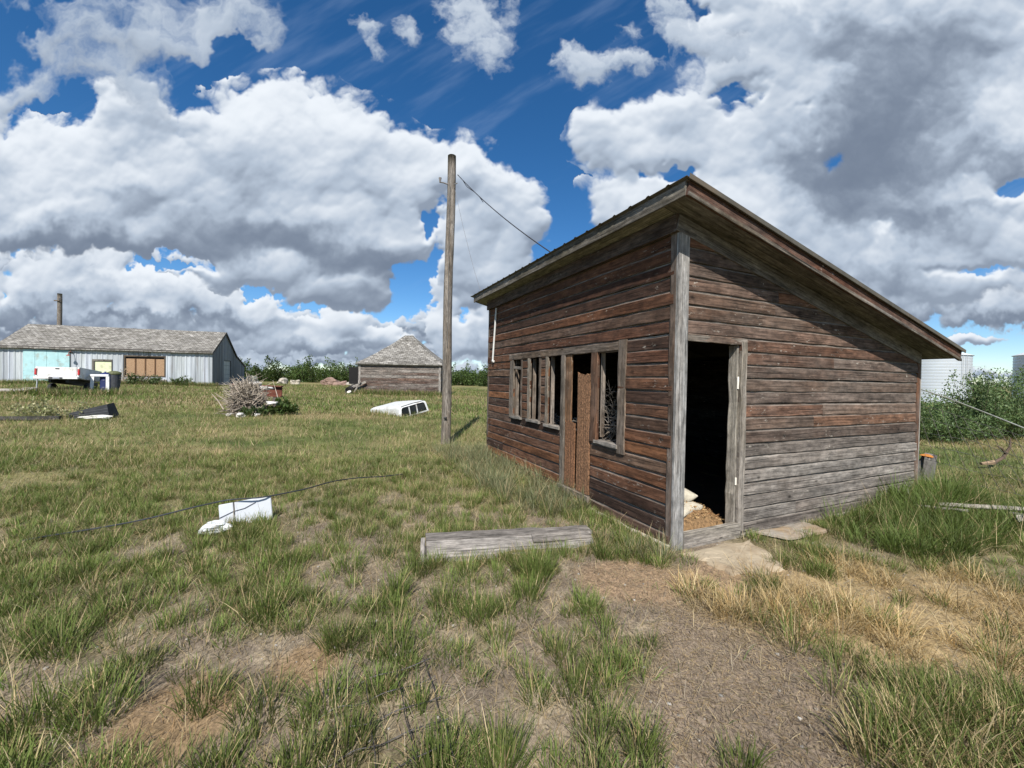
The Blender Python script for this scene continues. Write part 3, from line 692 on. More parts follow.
mb = MB(); mb.box((-.85, .04, b0-.02), (.85, 2.40, b0+.04), (.3, .3, .3, 0)); mb.box((-.89, 2.36, b0+.041), (.89, 2.42, b1-.01), wh); mb.box((-.45, .1, b0-.22), (-.33, 3.2, b0-.03), (.04, .04, .04, 0)); mb.box((.33, .1, b0-.22), (.45, 3.2, b0-.03), (.04, .04, .04, 0)); mb.tube([(-.39, 3.2, b0-.13), (0, 4.1, b0-.3), (.39, 3.2, b0-.13)], .05, 6, (.04, .04, .04, 0)); mb.box((-.9, 1.18, .3), (.9, 1.30, .42), (.03, .03, .03, 0)); mb.build('trailer_frame', M['dark'], tr)
mb = MB(); mb.tube([(-.93, .1, -.1), (-.93, .1, b0)], .035, 6, (.5, .52, .52, 0)); mb.build('support_leg', M['wire'], tr)

# white trestle, blue drum and dark bin right of the trailer
sz0 = gh(-22.6, 22.4)
st = thing('trestle', 'white two-legged trestle standing right of the white trailer', 'trestle', (-21.85, 21.5, sz0+.05), (0, 0, math.radians(30)))
mb = MB(); mb.box((-.36, -.06, .88), (.36, .06, 1.0), (.78, .78, .8, 0), .015); mb.build('crossbar', M['paint'], st)
for sx in (-1, 1):
    mb = MB(); mb.board((sx*.30-.05, 0, 0) if sx > 0 else (-.38, 0, 0), (.0 if sx > 0 else .06, 0, 1), .9, (1, 0, 0), .13, (0, -1, 0), .05, (.74, .74, .74, 0), seg=.3); mb.build('leg', M['paint'], st)
t = thing('drum', 'small navy blue drum standing between the legs of the white trestle', 'drum', (-21.85, 21.80, sz0))
mb = MB(); mb.lathe([(.0, .02), (.20, .02), (.21, .05), (.21, .32), (.225, .35), (.21, .38), (.21, .70), (.225, .73), (.21, .76), (.20, 1.08), (.10, 1.15), (.0, 1.16)], 20, (.03, .04, .12, 0)); mb.build('drum_body', M['paint'], t, smooth=False)
mb = MB(); mb.lathe([(.04, 1.15), (.05, 1.2), (.0, 1.21)], 10, (.1, .1, .25, 0)); mb.build('cap', M['paint'], t)
t = thing('bin', 'dark grey bin with an olive lid behind the white trestle', 'bin', (-22.55, 23.0, sz0)); t.scale = (.78, .78, .95)
mb = MB(); mb.lathe([(.0, .02), (.30, .02), (.36, .9), (.38, 1.12), (.36, 1.13)], 20, (.06, .065, .075, 0)); mb.build('bin_body', M['dark'], t)
mb = MB(); mb.lathe([(.40, 1.10), (.41, 1.16), (.36, 1.24), (.16, 1.31), (.0, 1.32)], 20, (.10, .11, .05, 0)); ld = mb.build('lid', M['dark'], t)
mb = MB(); mb.tube([(.36, 0, .95), (.47, 0, .93), (.47, 0, .82), (.36, 0, .80)], .03, 6, (.03, .03, .03, 0)); mb.build('handle', M['dark'], t)
# pale planks on the grass left of the trailer
for k, (x, y, a, l, lab) in enumerate(((-24.6, 19.5, .15, 2.2, 'long pale plank on the grass left of the white trailer'), (-23.9, 19.9, -.35, 1.2, 'short white board propped on the long plank left of the trailer'))):
    mb = MB(); z = gh(x, y)+.12+.08*k
    mb.board((x-l/2*math.cos(a), y-l/2*math.sin(a), z), (math.cos(a), math.sin(a), .02), l, (-math.sin(a), math.cos(a), .3), .26, (0, -.3, 1), .05, (.5, .46, .40, .8), seg=.3); o = mb.build('plank', M['far_wood'], None); tag(o, lab, 'plank')

# ------------------------------------------------------------------ small hip-roofed granary
gz0 = gh(-8.2, 29.5)
gr_ = thing('granary', 'small square grey-brown board granary with pale pyramid shingle roof', 'granary', (-8.02, 29.0, 0), (0, 0, .03))
GW = 2.86; GE = 2.56; GP = 4.84
PAL_N = [((.17, .14, .122), .8), ((.12, .082, .066), .6), ((.085, .052, .041), .4), ((.24, .21, .19), .9), ((.13, .082, .062), .4)]
def side_boards(mb, o, u, n, Lg, z0, z1, ex=.20):
    z = z0
    while z < z1-.02:
        h_ = min(ex, z1-z); segs = [0, random.uniform(.3, .7)*Lg, Lg] if random.random() < .6 else [0, Lg]
        for a, b in zip(segs[:-1], segs[1:]):
            mb.board(Vector(o)+Vector(u)*(a+.003)+Vector((0, 0, z)), u, b-a-.006, (0, 0, 1), h_-.004, n, .035+random.gauss(0, .004), pick(PAL_N), cove=True, seg=.5, jit=.008)
        z += ex
mb = MB(); side_boards(mb, (-GW, 0, 0), (1, 0, 0), (0, -1, 0), 2*GW, gz0-.2, GE); mb.build('front_wall', M['far_wood'], gr_)
mb = MB(); side_boards(mb, (-GW, 2*GW, 0), (0, -1, 0), (-1, 0, 0), 2*GW, gz0-.2, GE); side_boards(mb, (GW, 0, 0), (0, 1, 0), (1, 0, 0), 2*GW, gz0-.2, GE); side_boards(mb, (GW, 2*GW, 0), (-1, 0, 0), (0, 1, 0), 2*GW, gz0-.2, GE); mb.build('side_wall', M['far_wood'], gr_)
for x in (-GW-.06, GW-.09):
    mb = MB(); mb.board((x, -.036, gz0-.2), (0, 0, 1), GE-gz0+.2, (1, 0, 0), .15, (0, -1, 0), .03, (.36, .33, .30, 1), seg=.3); mb.build('corner_board', M['far_wood'], gr_)
mb = MB(); mb.board((-GW-.05, -.037, GE-.2), (1, 0, 0), 2*GW+.1, (0, 0, 1), .2, (0, -1, 0), .04, (.28, .25, .23, 1), seg=.4); mb.build('frieze', M['far_wood'], gr_)
mb = MB(); e = GW+.22; cy = GW; ez = GE-.03
corner = [(-e, cy-e), (e, cy-e), (e, cy+e), (-e, cy+e)]; topc = [(-.26, cy-.12), (.26, cy-.12), (.26, cy+.12), (-.26, cy+.12)]
for i in range(4):
    a, b = corner[i], corner[(i+1) % 4]; c, d = topc[(i+1) % 4], topc[i]; rows = []
    for k in range(13):
        f = k/12; p = (a[0]+(d[0]-a[0])*f, a[1]+(d[1]-a[1])*f); q = (b[0]+(c[0]-b[0])*f, b[1]+(c[1]-b[1])*f)
        zz = ez+(GP-ez)*f-.10*math.sin(math.pi*f)
        rows.append([(p[0]+(q[0]-p[0])*j/14, p[1]+(q[1]-p[1])*j/14, zz+random.gauss(0, .012)) for j in range(15)])
    wd = 2*e
    mb.grid(rows, (1, 1, 1, 0), U=lambda i, j, o=i*7.3: (o+wd*(j/14-.5)*(1-i/12*.85), i*.30))
    mb.grid([[(p[0], p[1], ez-.09) for p in rows[0]], rows[0]], (1, 1, 1, 0), U=lambda i, j: (j*.3, i*.08))
mb.grid([[(x, y, GP) for x, y in topc[:2]], [(x, y, GP+.03) for x, y in (topc[3], topc[2])]], (1, 1, 1, 0))
mb.grid([[(-e, cy-e, ez-.085), (e, cy-e, ez-.085)], [(-e, cy+e, ez-.085), (e, cy+e, ez-.085)]], (.6, .6, .6, 0))
mb.build('roof', M['shingle'], gr_)
# side door swung open on the left wall, its shade put into near-black boards
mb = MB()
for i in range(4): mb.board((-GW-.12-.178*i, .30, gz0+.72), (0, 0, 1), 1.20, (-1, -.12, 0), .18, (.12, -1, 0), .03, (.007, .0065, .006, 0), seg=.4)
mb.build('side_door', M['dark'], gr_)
t = thing('auger_pipe', 'dark grain auger pipe with round pale end at the left corner of the granary', 'auger', (-11.42, 28.4, gh(-11.4, 28.4)), (0, 0, 0))
mb = MB(); mb.tube([(0, 0, .25), (.25, .9, .52), (.55, 1.9, .85)], .25, 16, (.022, .02, .02, 0)); mb.build('tube', M['dark'], t)
mb = MB(); P = [[(.02+r_*math.cos(6.283*k/18), -.02+h_*.25, .22+r_*math.sin(6.283*k/18)+.0) for k in range(18)] for r_, h_ in ((.26, .2), (.285, .0), (.27, -.2), (.22, -.1))]; mb.grid(P, (.03, .03, .03, 0), closed=True); mb.build('collar', M['dark'], t)
mb = MB(); P = [[(.05+r_*math.cos(6.283*k/14), -.075, .16+r_*.6*math.sin(6.283*k/14+.4)) for k in range(14)] for r_ in (.15, .001)]; mb.grid(P, (.78, .76, .72, 0), closed=True); mb.build('end_plate', M['paint'], t)
mb = MB(); x, y = -10.95, 28.55; z = gh(x, y); mb.board((x-.55, y, z+.3), (1, .15, .42), 1.3, (-.4, 0, 1), .16, (0, -1, 0), .05, (.36, .33, .29, 1.), seg=.3); mb.board((x-.1, y-.1, z+.02), (.5, .1, 1), 1.0, (-1, 0, .4), .10, (0, -1, 0), .04, (.3, .27, .24, 1.), seg=.3); o = mb.build('scrap_timber', M['far_wood'], None); tag(o, 'pale scrap timbers leaning at the left corner of the granary', 'timber')

# ------------------------------------------------------------------ white canopy shell lying in the grass
cz = gh(-4.3, 16.6)
cp = thing('pickup_canopy', 'white pickup canopy shell with dark end windows lying in the grass before the granary', 'canopy', (-4.55, 16.4, cz-.06), (math.radians(11), math.radians(-4), math.radians(-40))); cp.scale = (.92, .92, .90)
# local x = length 2.3 m, local -y.. width; roof rounded
mb = MB(); Lc, Wc, Hc = 2.25, 1.55, .52; rows = []
ringn = 24
def rrect(x, w, h, r=.14):
    pts = [(-w/2, 0)]
    for a in np.linspace(math.pi, math.pi/2, 6): pts.append((-w/2+.07+r+r*math.cos(a), h-r+r*math.sin(a)))
    for a in np.linspace(math.pi/2, 0, 6): pts.append((w/2-.07-r+r*math.cos(a), h-r+r*math.sin(a)))
    pts.append((w/2, 0)); return [(x, y, z) for y, z in pts]
for x, f in ((-Lc/2, .80), (-Lc/2+.05, .9), (-Lc/2+.2, .97), (-.3, 1.), (.3, 1.02), (Lc/2-.25, 1.02), (Lc/2-.12, 1.0), (Lc/2, .96)): rows.append(rrect(x, Wc*(.93+.07*f), Hc*f))
mb.grid(rows, (.56, .57, .56, 0)); mb.quad(rows[0][::-1], (.54, .55, .54, 0))
mb.build('shell', M['paint'], cp, smooth=False)
mb = MB(); wy = Wc/2
rr_ = rows[-1]; ins = [(p[0]+.004, p[1]*.86, .06+p[2]*.78) for p in rr_]
mb.grid([[(Lc/2, p[1], p[2]) for p in rr_], [(Lc/2+.015, q[1], q[2]) for q in ins]], (.80, .81, .81, 0), closed=True); mb.build('end_frame', M['paint'], cp)
for a, b in ((-.60, -.24), (-.19, .14), (.19, .60)):
    mb = MB(); mb.box((Lc/2-.02, a, .07), (Lc/2+.010, b, .40), (.015, .018, .02, 0), .01); mb.build('window', M['glass'], cp)
for a in (-.215, .165):
    mb = MB(); mb.box((Lc/2-.02, a-.022, .065), (Lc/2+.02, a+.022, .42), (.6, .61, .62, 0)); mb.build('window_divider', M['paint'], cp)
mb = MB(); mb.tube([(Lc/2-.02, -Wc/2+.10, .40), (Lc/2+.0, -Wc/2+.22, .50), (Lc/2, 0, .525), (Lc/2, Wc/2-.22, .50), (Lc/2-.02, Wc/2-.10, .40)], .014, 5, (.05, .05, .05, 0)); mb.build('seal', M['dark'], cp)

# ------------------------------------------------------------------ brush and rubble heap, mid left
hx, hy = -9.3, 14.2; hz = gh(hx, hy)
mb = MB(); twigs(mb, (0, 0, .58), (.52, .45, .52), 900, .012, (.36, .31, .25), .5, .62)
twigs(mb, (.1, -.1, .28), (.6, .5, .26), 240, .022, (.25, .21, .17), .1, .7)
for k in range(46):
    a = random.uniform(0, 6.28); p = Vector((random.gauss(0, .35), random.gauss(0, .25), .2)); d = Vector((math.cos(a)*.6, math.sin(a)*.5, random.uniform(.4, 1.0)))
    mb.tube([p, p+d*.5+Vector((0, 0, .05)), p+d*random.uniform(.8, 1.05)], [.02, .014, .006], 5, (.36, .30, .25, 0), caps=False)
o = mb.build('brush_pile', M['bark'], None, loc=(hx, hy, hz)); tag(o, 'heap of pale dead brush and twigs in the middle of the grass', 'brush pile')
def rock(name, label, cat, loc, size, col, seed, mat='stone', group=None, flat=1.):
    rs = np.random.RandomState(seed); mb = MB(); n1, n2 = 10, 14; P = []
    for i in range(n1+1):
        th = math.pi*i/n1; ring = []
        for j in range(n2):
            ph = 6.2832*j/n2; d = np.array([math.sin(th)*math.cos(ph), math.sin(th)*math.sin(ph), math.cos(th)])
            q = 1+.22*math.sin(d[0]*3.1+seed)+.18*math.sin(d[1]*4.3+seed*2)+.15*math.sin(d[2]*5+d[0]*4+seed*3)
            d2 = np.sign(d)*np.abs(d)**.75
            ring.append((d2[0]*q*size[0]/2, d2[1]*q*size[1]/2, d2[2]*q*size[2]/2*flat))
        P.append(ring)
    mb.grid(P, col, closed=True); o = mb.build(name, M[mat], None, loc=loc, rot=(0, 0, seed*.7)); return tag(o, label, cat, group)
for k, (dx, dy, dz, sx, c, lab) in enumerate(((.95, -.05, .42, .32, .58, 'white block caught on the right flank of the brush heap'), (-.05, -.62, .05, .30, .46, 'flat pale stone at the front foot of the brush heap'), (.32, -.72, .03, .40, .52, 'widest pale flat stone at the foot of the brush heap'), (.70, -.50, .05, .22, .42, 'small pale stone at the right foot of the brush heap'), (.05, .45, 1.06, .42, .62, 'white slab resting on top of the brush heap'), (.45, .40, .92, .36, .5, 'pale slanting slab behind the top of the brush heap'))):
    rock('rubble_stone', lab, 'stone', (hx+dx, hy+dy, hz+dz), (sx, sx*.6, sx*.38), (c, c*.97, c*.92, 0), 5+k, group='rubble around the brush heap')
bm0 = gh(-10.6, 17.2)
t = thing('steel_beam', 'rusty red-brown steel channel lying behind the brush heap', 'beam', (-9.75, 15.3, bm0+.72), (0, math.radians(2), math.radians(10)))
mb = MB(); mb.box((-.75, -.03, -.18), (1.0, .03, .18), (.13, .045, .03, 0), .008); mb.build('web', M['rust'], t)
for z in (-.19, .19):
    mb = MB(); mb.box((-.75, -.14, z-.02), (1.0, .14, z+.021), (.16, .06, .04, 0), .006); mb.build('flange', M['rust'], t)
for x in (-.4, .8):
    mb = MB(); mb.box((x-.08, -.12, -.75), (x+.08, .12, -.222), (.12, .10, .09, 0), .01); mb.build('block', M['stone'], t)

# boulders before the far shrubs
for k, (px, py, s_, lab) in enumerate(((-26.6, 47.0, 1.1, 'pale boulder at the left end of the row before the far shrubs'), (-25.2, 47.2, 1.0, 'second pale boulder from the left before the far shrubs'), (-21.3, 47.5, 1.5, 'widest dark reddish boulder before the far shrubs'), (-19.9, 47.0, 1.0, 'reddish boulder just right of the widest one before the far shrubs'), (-18.6, 47.3, .8, 'smallest boulder at the right end of the row before the far shrubs'), (-29.6, 46.0, 1.7, 'grey-green heap nearest the metal shop before the far shrubs'))):
    c = ((.42, .38, .32), (.40, .36, .30), (.22, .15, .12), (.25, .17, .14), (.40, .36, .31), (.28, .29, .24))[k]
    rock('boulder', lab, 'boulder', (px, py, gh(px, py)+s_*.15), (s_*1.3, s_*.8, s_*.75), c+(0,), 20+k, group='boulders before the far shrubs')

# ------------------------------------------------------------------ dark box and timber at left
z = gh(-11.9, 11.7)
t = thing('black_box', 'overturned black box lying tilted in the grass at left', 'box', (-12.2, 11.9, z), (math.radians(3), math.radians(-4), math.radians(24)))
mb = MB(); bk = (.022, .024, .028, 0)
mb.grid([[(-.50, -.26, 0), (.42, -.30, 0), (.42, .30, 0), (-.50, .26, 0)], [(-.46, -.20, .22), (.36, -.22, .40), (.36, .22, .40), (-.46, .20, .22)]], bk, closed=True, caps=True); mb.build('box_shell', M['dark'], t)
mb = MB(); mb.box((-.52, -.32, -.01), (.45, -.285, .06), (.05, .05, .055, 0), .006); mb.build('rim', M['dark'], t)
mb = MB()
for k in range(3): mb.tube([(-.47, -.255+.014*k, .06+.05*k), (.38, -.28+.02*k, .10+.09*k)], .010, 5, (.05, .052, .06, 0))
mb.build('rib', M['dark'], t)
rock('white_scrap', 'thin white scrap on the grass under the front of the black box', 'scrap', (-11.72, 11.42, gh(-11.6, 11.35)+.09), (.62, .10, .09), (.66, .64, .6, 0), 41)
z = gh(-13.3, 10.9)
t = thing('dark_timber', 'low black timber lying in the grass at the left edge', 'timber', (-13.55, 10.75, z), (0, 0, math.radians(8)))
mb = MB(); mb.board((-1.5, 0, .02), (1, 0, 0), 1.25, (0, 0, 1), .22, (0, -1, 0), .10, (.045, .042, .042, .3), seg=.3, jit=.008); mb.build('beam', M['far_wood'], t)
mb = MB(); mb.board((-.245, .02, .02), (1, .12, 0), 1.5, (0, 0, 1), .10, (0, -1, 0), .08, (.04, .04, .04, .3), seg=.3, jit=.006); mb.build('splinter', M['far_wood'], t)

# ------------------------------------------------------------------ white panel, lump and cable in the near grass
z = gh(-2.65, 4.2)
t = thing('foam_sheet', 'white rectangular panel with dark joints standing in the near grass under the black hose', 'panel', (-2.74, 4.20, z-.02), (math.radians(-12), math.radians(-5), math.radians(30)))
mb = MB()
for a, b, c, d in ((-.22, -.095, .0, .25), (-.090, .24, .0, .25)): mb.box((a, -.02, c), (b, .02, d), (.50, .525, .56, 0), .006)
mb.build('panel_face', M['paint'], t)
mb = MB(); mb.tube([(-.22, -.024, .12), (-.1, -.024, .16), (.0, -.024, .17), (.10, -.024, .21)], .004, 4, (.05, .05, .06, 0)); mb.tube([(-.0925, -.024, .25), (-.0925, -.024, .13)], .005, 4, (.05, .05, .06, 0)); mb.build('joint', M['dark'], t)
rock('white_block', 'rounded white block lying in the grass at the left foot of the white panel', 'block', (-2.86, 3.95, gh(-2.86, 3.95)+.045), (.22, .17, .10), (.62, .64, .65, 0), 50, 'paint')
pts = [(-4.3, 3.55), (-3.85, 3.84), (-3.3, 4.08), (-2.95, 4.12), (-2.6, 4.24), (-2.35, 4.75), (-2.2, 5.3), (-1.95, 5.75), (-1.6, 6.3)]
lift = [.03, .06, .16, .25, .255, .25, .20, .14, .06]
mb = MB(); P3 = []
for i in range(len(pts)-1):
    for f in np.linspace(0, 1, 6, endpoint=False):
        x = pts[i][0]+(pts[i+1][0]-pts[i][0])*f; y = pts[i][1]+(pts[i+1][1]-pts[i][1])*f; P3.append((x, y, gh(x, y)+lift[i]+(lift[i+1]-lift[i])*f))
for _ in range(4): P3 = [P3[0]]+[tuple((P3[i-1][k]+2*P3[i][k]+P3[i+1][k])/4 for k in range(3)) for i in range(1, len(P3)-1)]+[P3[-1]]
mb.tube(P3, .0075, 6, (.035, .04, .048, 0)); o = mb.build('hose', M['dark'], None); tag(o, 'long black hose lying through the grass across the top of the white panel', 'hose')

# old wooden trough of grey boards
z = .03
t = thing('wooden_trough', 'old grey board trough lying in the grass before the long shed wall', 'trough', (-.70, 3.44, z-.075), (math.radians(-2), math.radians(1.2), math.radians(14.5)))
mb = MB(); mb.board((0, .10, .0), (1, 0, -.005), 1.62, (0, .72, .62), .21, (0, -.62, .72), .035, (.22, .205, .19, .9), seg=.1, jit=.004); mb.build('face_board', M['grey_wood'], t)
mb = MB(); mb.board((.0, .265, .133), (1, 0, -.010), 1.66, (0, 1, .10), .15, (0, -.08, 1), .03, (.16, .145, .13, .9), seg=.12, jit=.005); mb.build('top_board', M['grey_wood'], t)
mb = MB(); mb.board((-.012, .06, -.02), (.0, .80, .55), .27, (0, -.5, .82), .07, (-1, 0, 0), .04, (.24, .22, .205, .9), seg=.1, jit=.005); mb.build('end_board', M['grey_wood'], t)
mb = MB(); mb.board((.05, .045, -.015), (1, 0, 0), 1.1, (0, .3, 1), .085, (0, -1, .2), .028, (.20, .185, .17, .9), seg=.1, jit=.006); mb.build('lower_board', M['grey_wood'], t)
mb = MB(); mb.board((1.0, .17, .095), (1, .03, 0), .62, (0, .8, .5), .10, (0, -.5, .8), .028, (.15, .135, .12, .9), seg=.1, jit=.006); mb.build('broken_board', M['grey_wood'], t)

# welded wire grid half buried in the foreground
t = thing('wire_grid', 'rusted black welded wire grid lying on the bare ground in the foreground', 'wire grid', (-.52, 1.78, .004), (math.radians(2), math.radians(-3), math.radians(24)))
for i in range(6):
    mb = MB(); mb.tube([(-.34+.03*k+.004*math.sin(k*2+i), -.30+.13*i+.006*math.sin(k+i), .022+.010*math.sin(k*.8+i)) for k in range(21)], .0024, 6, (.07, .065, .065, 0)); mb.build('cross_wire', M['wire'], t)
for i in range(4):
    mb = MB(); mb.tube([(-.22+.15*i+.003*math.sin(k), -.36+.035*k, .030+.008*math.sin(k*.7+i)) for k in range(22)], .0024, 6, (.07, .065, .065, 0)); mb.build('long_wire', M['wire'], t)

# ------------------------------------------------------------------ right side: stump, scrap, fence, bins
z = gh(6.9, 6.75)
t = thing('old_post', 'short rotten grey post with bright orange lichen beside the shed corner', 'stump', (6.88, 6.75, z), (math.radians(4), math.radians(9), 0))
mb = MB(); P = []
for i in range(9):
    f = i/8; P.append([((.125-.02*f+.03*math.sin(k*2.1+f*3))*math.cos(6.283*k/14), (.11-.02*f+.025*math.cos(k*1.7+f*2))*math.sin(6.283*k/14), -.1+.56*f+(.06*math.sin(k*1.9) if i == 8 else 0)) for k in range(14)])
mb.grid(P, (.15, .14, .13, 0), closed=True, caps=True); mb.build('trunk', M['bark'], t)
mb = MB(); P = []
for i in range(6):
    f = i/5; P.append([((.085*(1-f)+.004)*(1+.55*math.sin(k*2.3))*math.cos(6.283*k/12)-.045, (.07*(1-f)+.004)*(1+.4*math.cos(k*1.7))*math.sin(6.283*k/12), .465+.04*math.sin(f*1.5)) for k in range(12)])
mb.grid(P, (.36, .14, .03, 0), closed=True); mb.build('lichen', M['stone'], t)
labs = ['longest pale stick in the scrap heap right of the shed', 'short forked stick at the back of the scrap heap right of the shed', 'thin white lath nearest the shed in the dark grass', 'pale lath at the right edge of the scrap heap', 'broken board lying front right in the scrap heap', 'short grey stub crossing the scrap heap right of the shed', 'bent pale lath lying on the dark grass by the rotten post']
for k, (x, y, a, l, up_, w_) in enumerate(((5.35, 5.05, -.35, 1.15, .05, .045), (5.2, 5.25, .9, .5, .28, .04), (5.02, 5.0, -.85, .42, .1, .022), (5.85, 4.75, -.75, .7, .03, .035), (5.72, 4.55, .12, .55, .02, .07), (5.3, 5.2, 1.9, .55, .15, .05), (5.35, 6.0, .2, .35, .02, .03))):
    mb = MB(); z = gh(x, y)+.11
    mb.board((x, y, z), (math.cos(a), math.sin(a), up_), l, (-math.sin(a)*.5, math.cos(a)*.5, .8), w_, (0, -.7, .7), .022, (.34, .31, .26, .9), seg=.1, jit=.006); o = mb.build('scrap_lath', M['grey_wood'], None); tag(o, labs[k], 'lath', 'scrap wood right of the shed')
t = thing('wire_fence', 'sagging woven wire fence with one thick top cable right of the shed', 'fence', (5.9, 5.95, 0))
top = [Vector((.02, 0, 1.56)), Vector((-.01, -.5, 1.42)), Vector((-.05, -.95, 1.27)), Vector((-.08, -1.35, 1.13)), Vector((-.13, -2.05, .93)), Vector((-.18, -2.7, .80))]
mb = MB(); mb.tube(top, .0085, 6, (.46, .48, .42, 0)); mb.build('top_cable', M['wire'], t)
def lerp_path(P, f):
    s = f*(len(P)-1); i = min(int(s), len(P)-2); return P[i].lerp(P[i+1], s-i)
netT = [Vector((.0, .0, 1.30)), Vector((.12, -.5, 1.20)), Vector((.10, -1.0, 1.06)), Vector((.05, -1.5, .95)), Vector((.0, -2.2, .80)), Vector((-.05, -2.8, .7))]
netB = [Vector((.35, .1, .25)), Vector((.65, -.4, .2)), Vector((.7, -.9, .2)), Vector((.65, -1.5, .18)), Vector((.55, -2.2, .15)), Vector((.5, -2.8, .12))]
mb = MB()
for r in range(6):
    f = (r/5)**1.15
    mb.tube([lerp_path(netT, q).lerp(lerp_path(netB, q), f)+Vector((.012*math.sin(q*23+r), 0, .014*math.sin(q*17+r*2))) for q in np.linspace(0, 1, 24)], .0032, 4, (.20, .19, .17, 0), caps=False)
for k in range(19):
    q = (k+.3)/19; mb.tube([lerp_path(netT, q).lerp(lerp_path(netB, min(1, q+.03)), f)+Vector((.01*math.sin(f*9+k), .012*math.sin(f*7+k*2), 0)) for f in np.linspace(0, 1, 8)], .0028, 4, (.18, .17, .15, 0), caps=False)
mb.build('netting', M['wire'], t)
x, y = 9.6, 8.05; z = gh(x, y)
mb = MB(); mb.tube([(0, 0, .12), (.25, .05, .22), (.38, .05, .45), (.42, .08, .62)], [.03, .03, .02, .008], 7, (.10, .07, .05, 0)); mb.tube([(.3, .05, .3), (.15, .0, .42), (.05, 0, .46)], [.03, .02, .01], 6, (.12, .09, .06, 0)); mb.tube([(-.25, 0, .10), (.0, 0, .13)], [.03, .05], 6, (.24, .17, .11, 0)); o = mb.build('dead_branch', M['bark'], None, loc=(x, y, z)); tag(o, 'dark crooked dead branch sticking out of the dry grass at right', 'branch')
def bin_(label, x, y, r, eave, peak):
    z = gh(x, y); t = thing('grain_bin', label, 'grain bin', (x, y, z), (0, 0, 0), 'steel grain bins')
    mb = MB(); prof = []; n = 46
    for i in range(n+1): prof.append((r+.013*math.sin(i*2.2), (eave-z)*i/n))
    mb.lathe(prof, 64, (.54, .57, .60, 0)); mb.build('bin_wall', M['bin_metal'], t, smooth=True)
    mb = MB(); rings = []
    for rr, zz in ((r+.10, eave-z-.03), (r+.1, eave-z+.0), (r*.55, eave-z+(peak-eave)*.48), (.35, peak-z), (.33, peak-z+.18), (.0, peak-z+.22)): rings.append([(rr*math.cos(6.2832*k/48)*(1+(.006 if k % 3 == 0 else 0)), rr*math.sin(6.2832*k/48), zz+(.03 if k % 3 == 0 and .3 < rr < r else 0)) for k in range(48)])
    mb.grid(rings, (.74, .76, .77, 0), closed=True); mb.build('bin_roof', M['bin_metal'], t)
    mb = MB()
    a0 = math.atan2(-y, -x)+.9
    for s_ in (-.2, .2): mb.tube([((r+.12)*math.cos(a0+s_/r), (r+.12)*math.sin(a0+s_/r), .6), ((r+.12)*math.cos(a0+s_/r), (r+.12)*math.sin(a0+s_/r), eave-z)], .02, 5, (.5, .5, .5, 0))
    mb.build('ladder', M['wire'], t)
bin_('shiny galvanised grain bin half hidden by the low eave of the shed', 40.6, 39.8, 3.0, 4.42, 5.55)
bin_('grain bin cut off by the right edge of the photo', 49.6, 36.4, 3.0, 4.50, 5.65)
# ------------------------------------------------------------------ ground cover masks (world coordinates)
def gauss(x, y, cx, cy, rx, ry, rot=0.):
    c, s = math.cos(rot), math.sin(rot); dx, dy = x-cx, y-cy
    return np.exp(-(((dx*c+dy*s)/rx)**2+((-dx*s+dy*c)/ry)**2))
def zones(x, y):
    x = np.asarray(x, np.float32); y = np.asarray(y, np.float32)
    wob = .35*fbm(x/.7, y/.7, 3, 301); lx, ly = shed_local(x, y)
    litter = ss(.35, .62, gauss(x, y, 1.28, 2.12, .62, 1.0, -.35)+.35*wob)
    dirt = ss(.4, .7, np.maximum(gauss(x, y, 1.05, 3.28, .62, .50), .9*gauss(x, y, 1.9, 3.35, .95, .42, .42))+.35*wob)
    tan = ss(.35, .7, np.maximum(gauss(x, y, 3.0, 2.85, 1.5, 1.0), .9*gauss(x, y, 1.95, 2.8, .8, .5))+.3*wob)
    orange = ss(.45, .75, np.maximum(gauss(x, y, -1.5, 1.85, .35, .4), gauss(x, y, -1.1, 2.2, .25, .3))+.4*wob)
    lush = ss(.35, .65, np.maximum(gauss(x, y, 4.75, 4.55, 1.35, .75, .42), .9*gauss(x, y, 6.4, 5.2, 1.6, 1.2))+.3*wob)
    wall = ss(.30, .55, np.exp(-((lx+.45)/.55)**2)*ss(.9, 1.6, ly)*(1-ss(5.2, 6.2, ly))+.2*wob)*(lx < .1)
    return dict(litter=litter, dirt=dirt, tan=tan, orange=orange, lush=lush, wall=wall)
def greenness(x, y): return .58+.12*ss(.8, -1.2, x)+.62*fbm(x/.85, y/.85, 3, 311)+.30*fbm(x/4.5, y/4.5, 2, 321)
def mixc(a, b, t): return a+(np.asarray(b, np.float32)-a)*t[:, None]
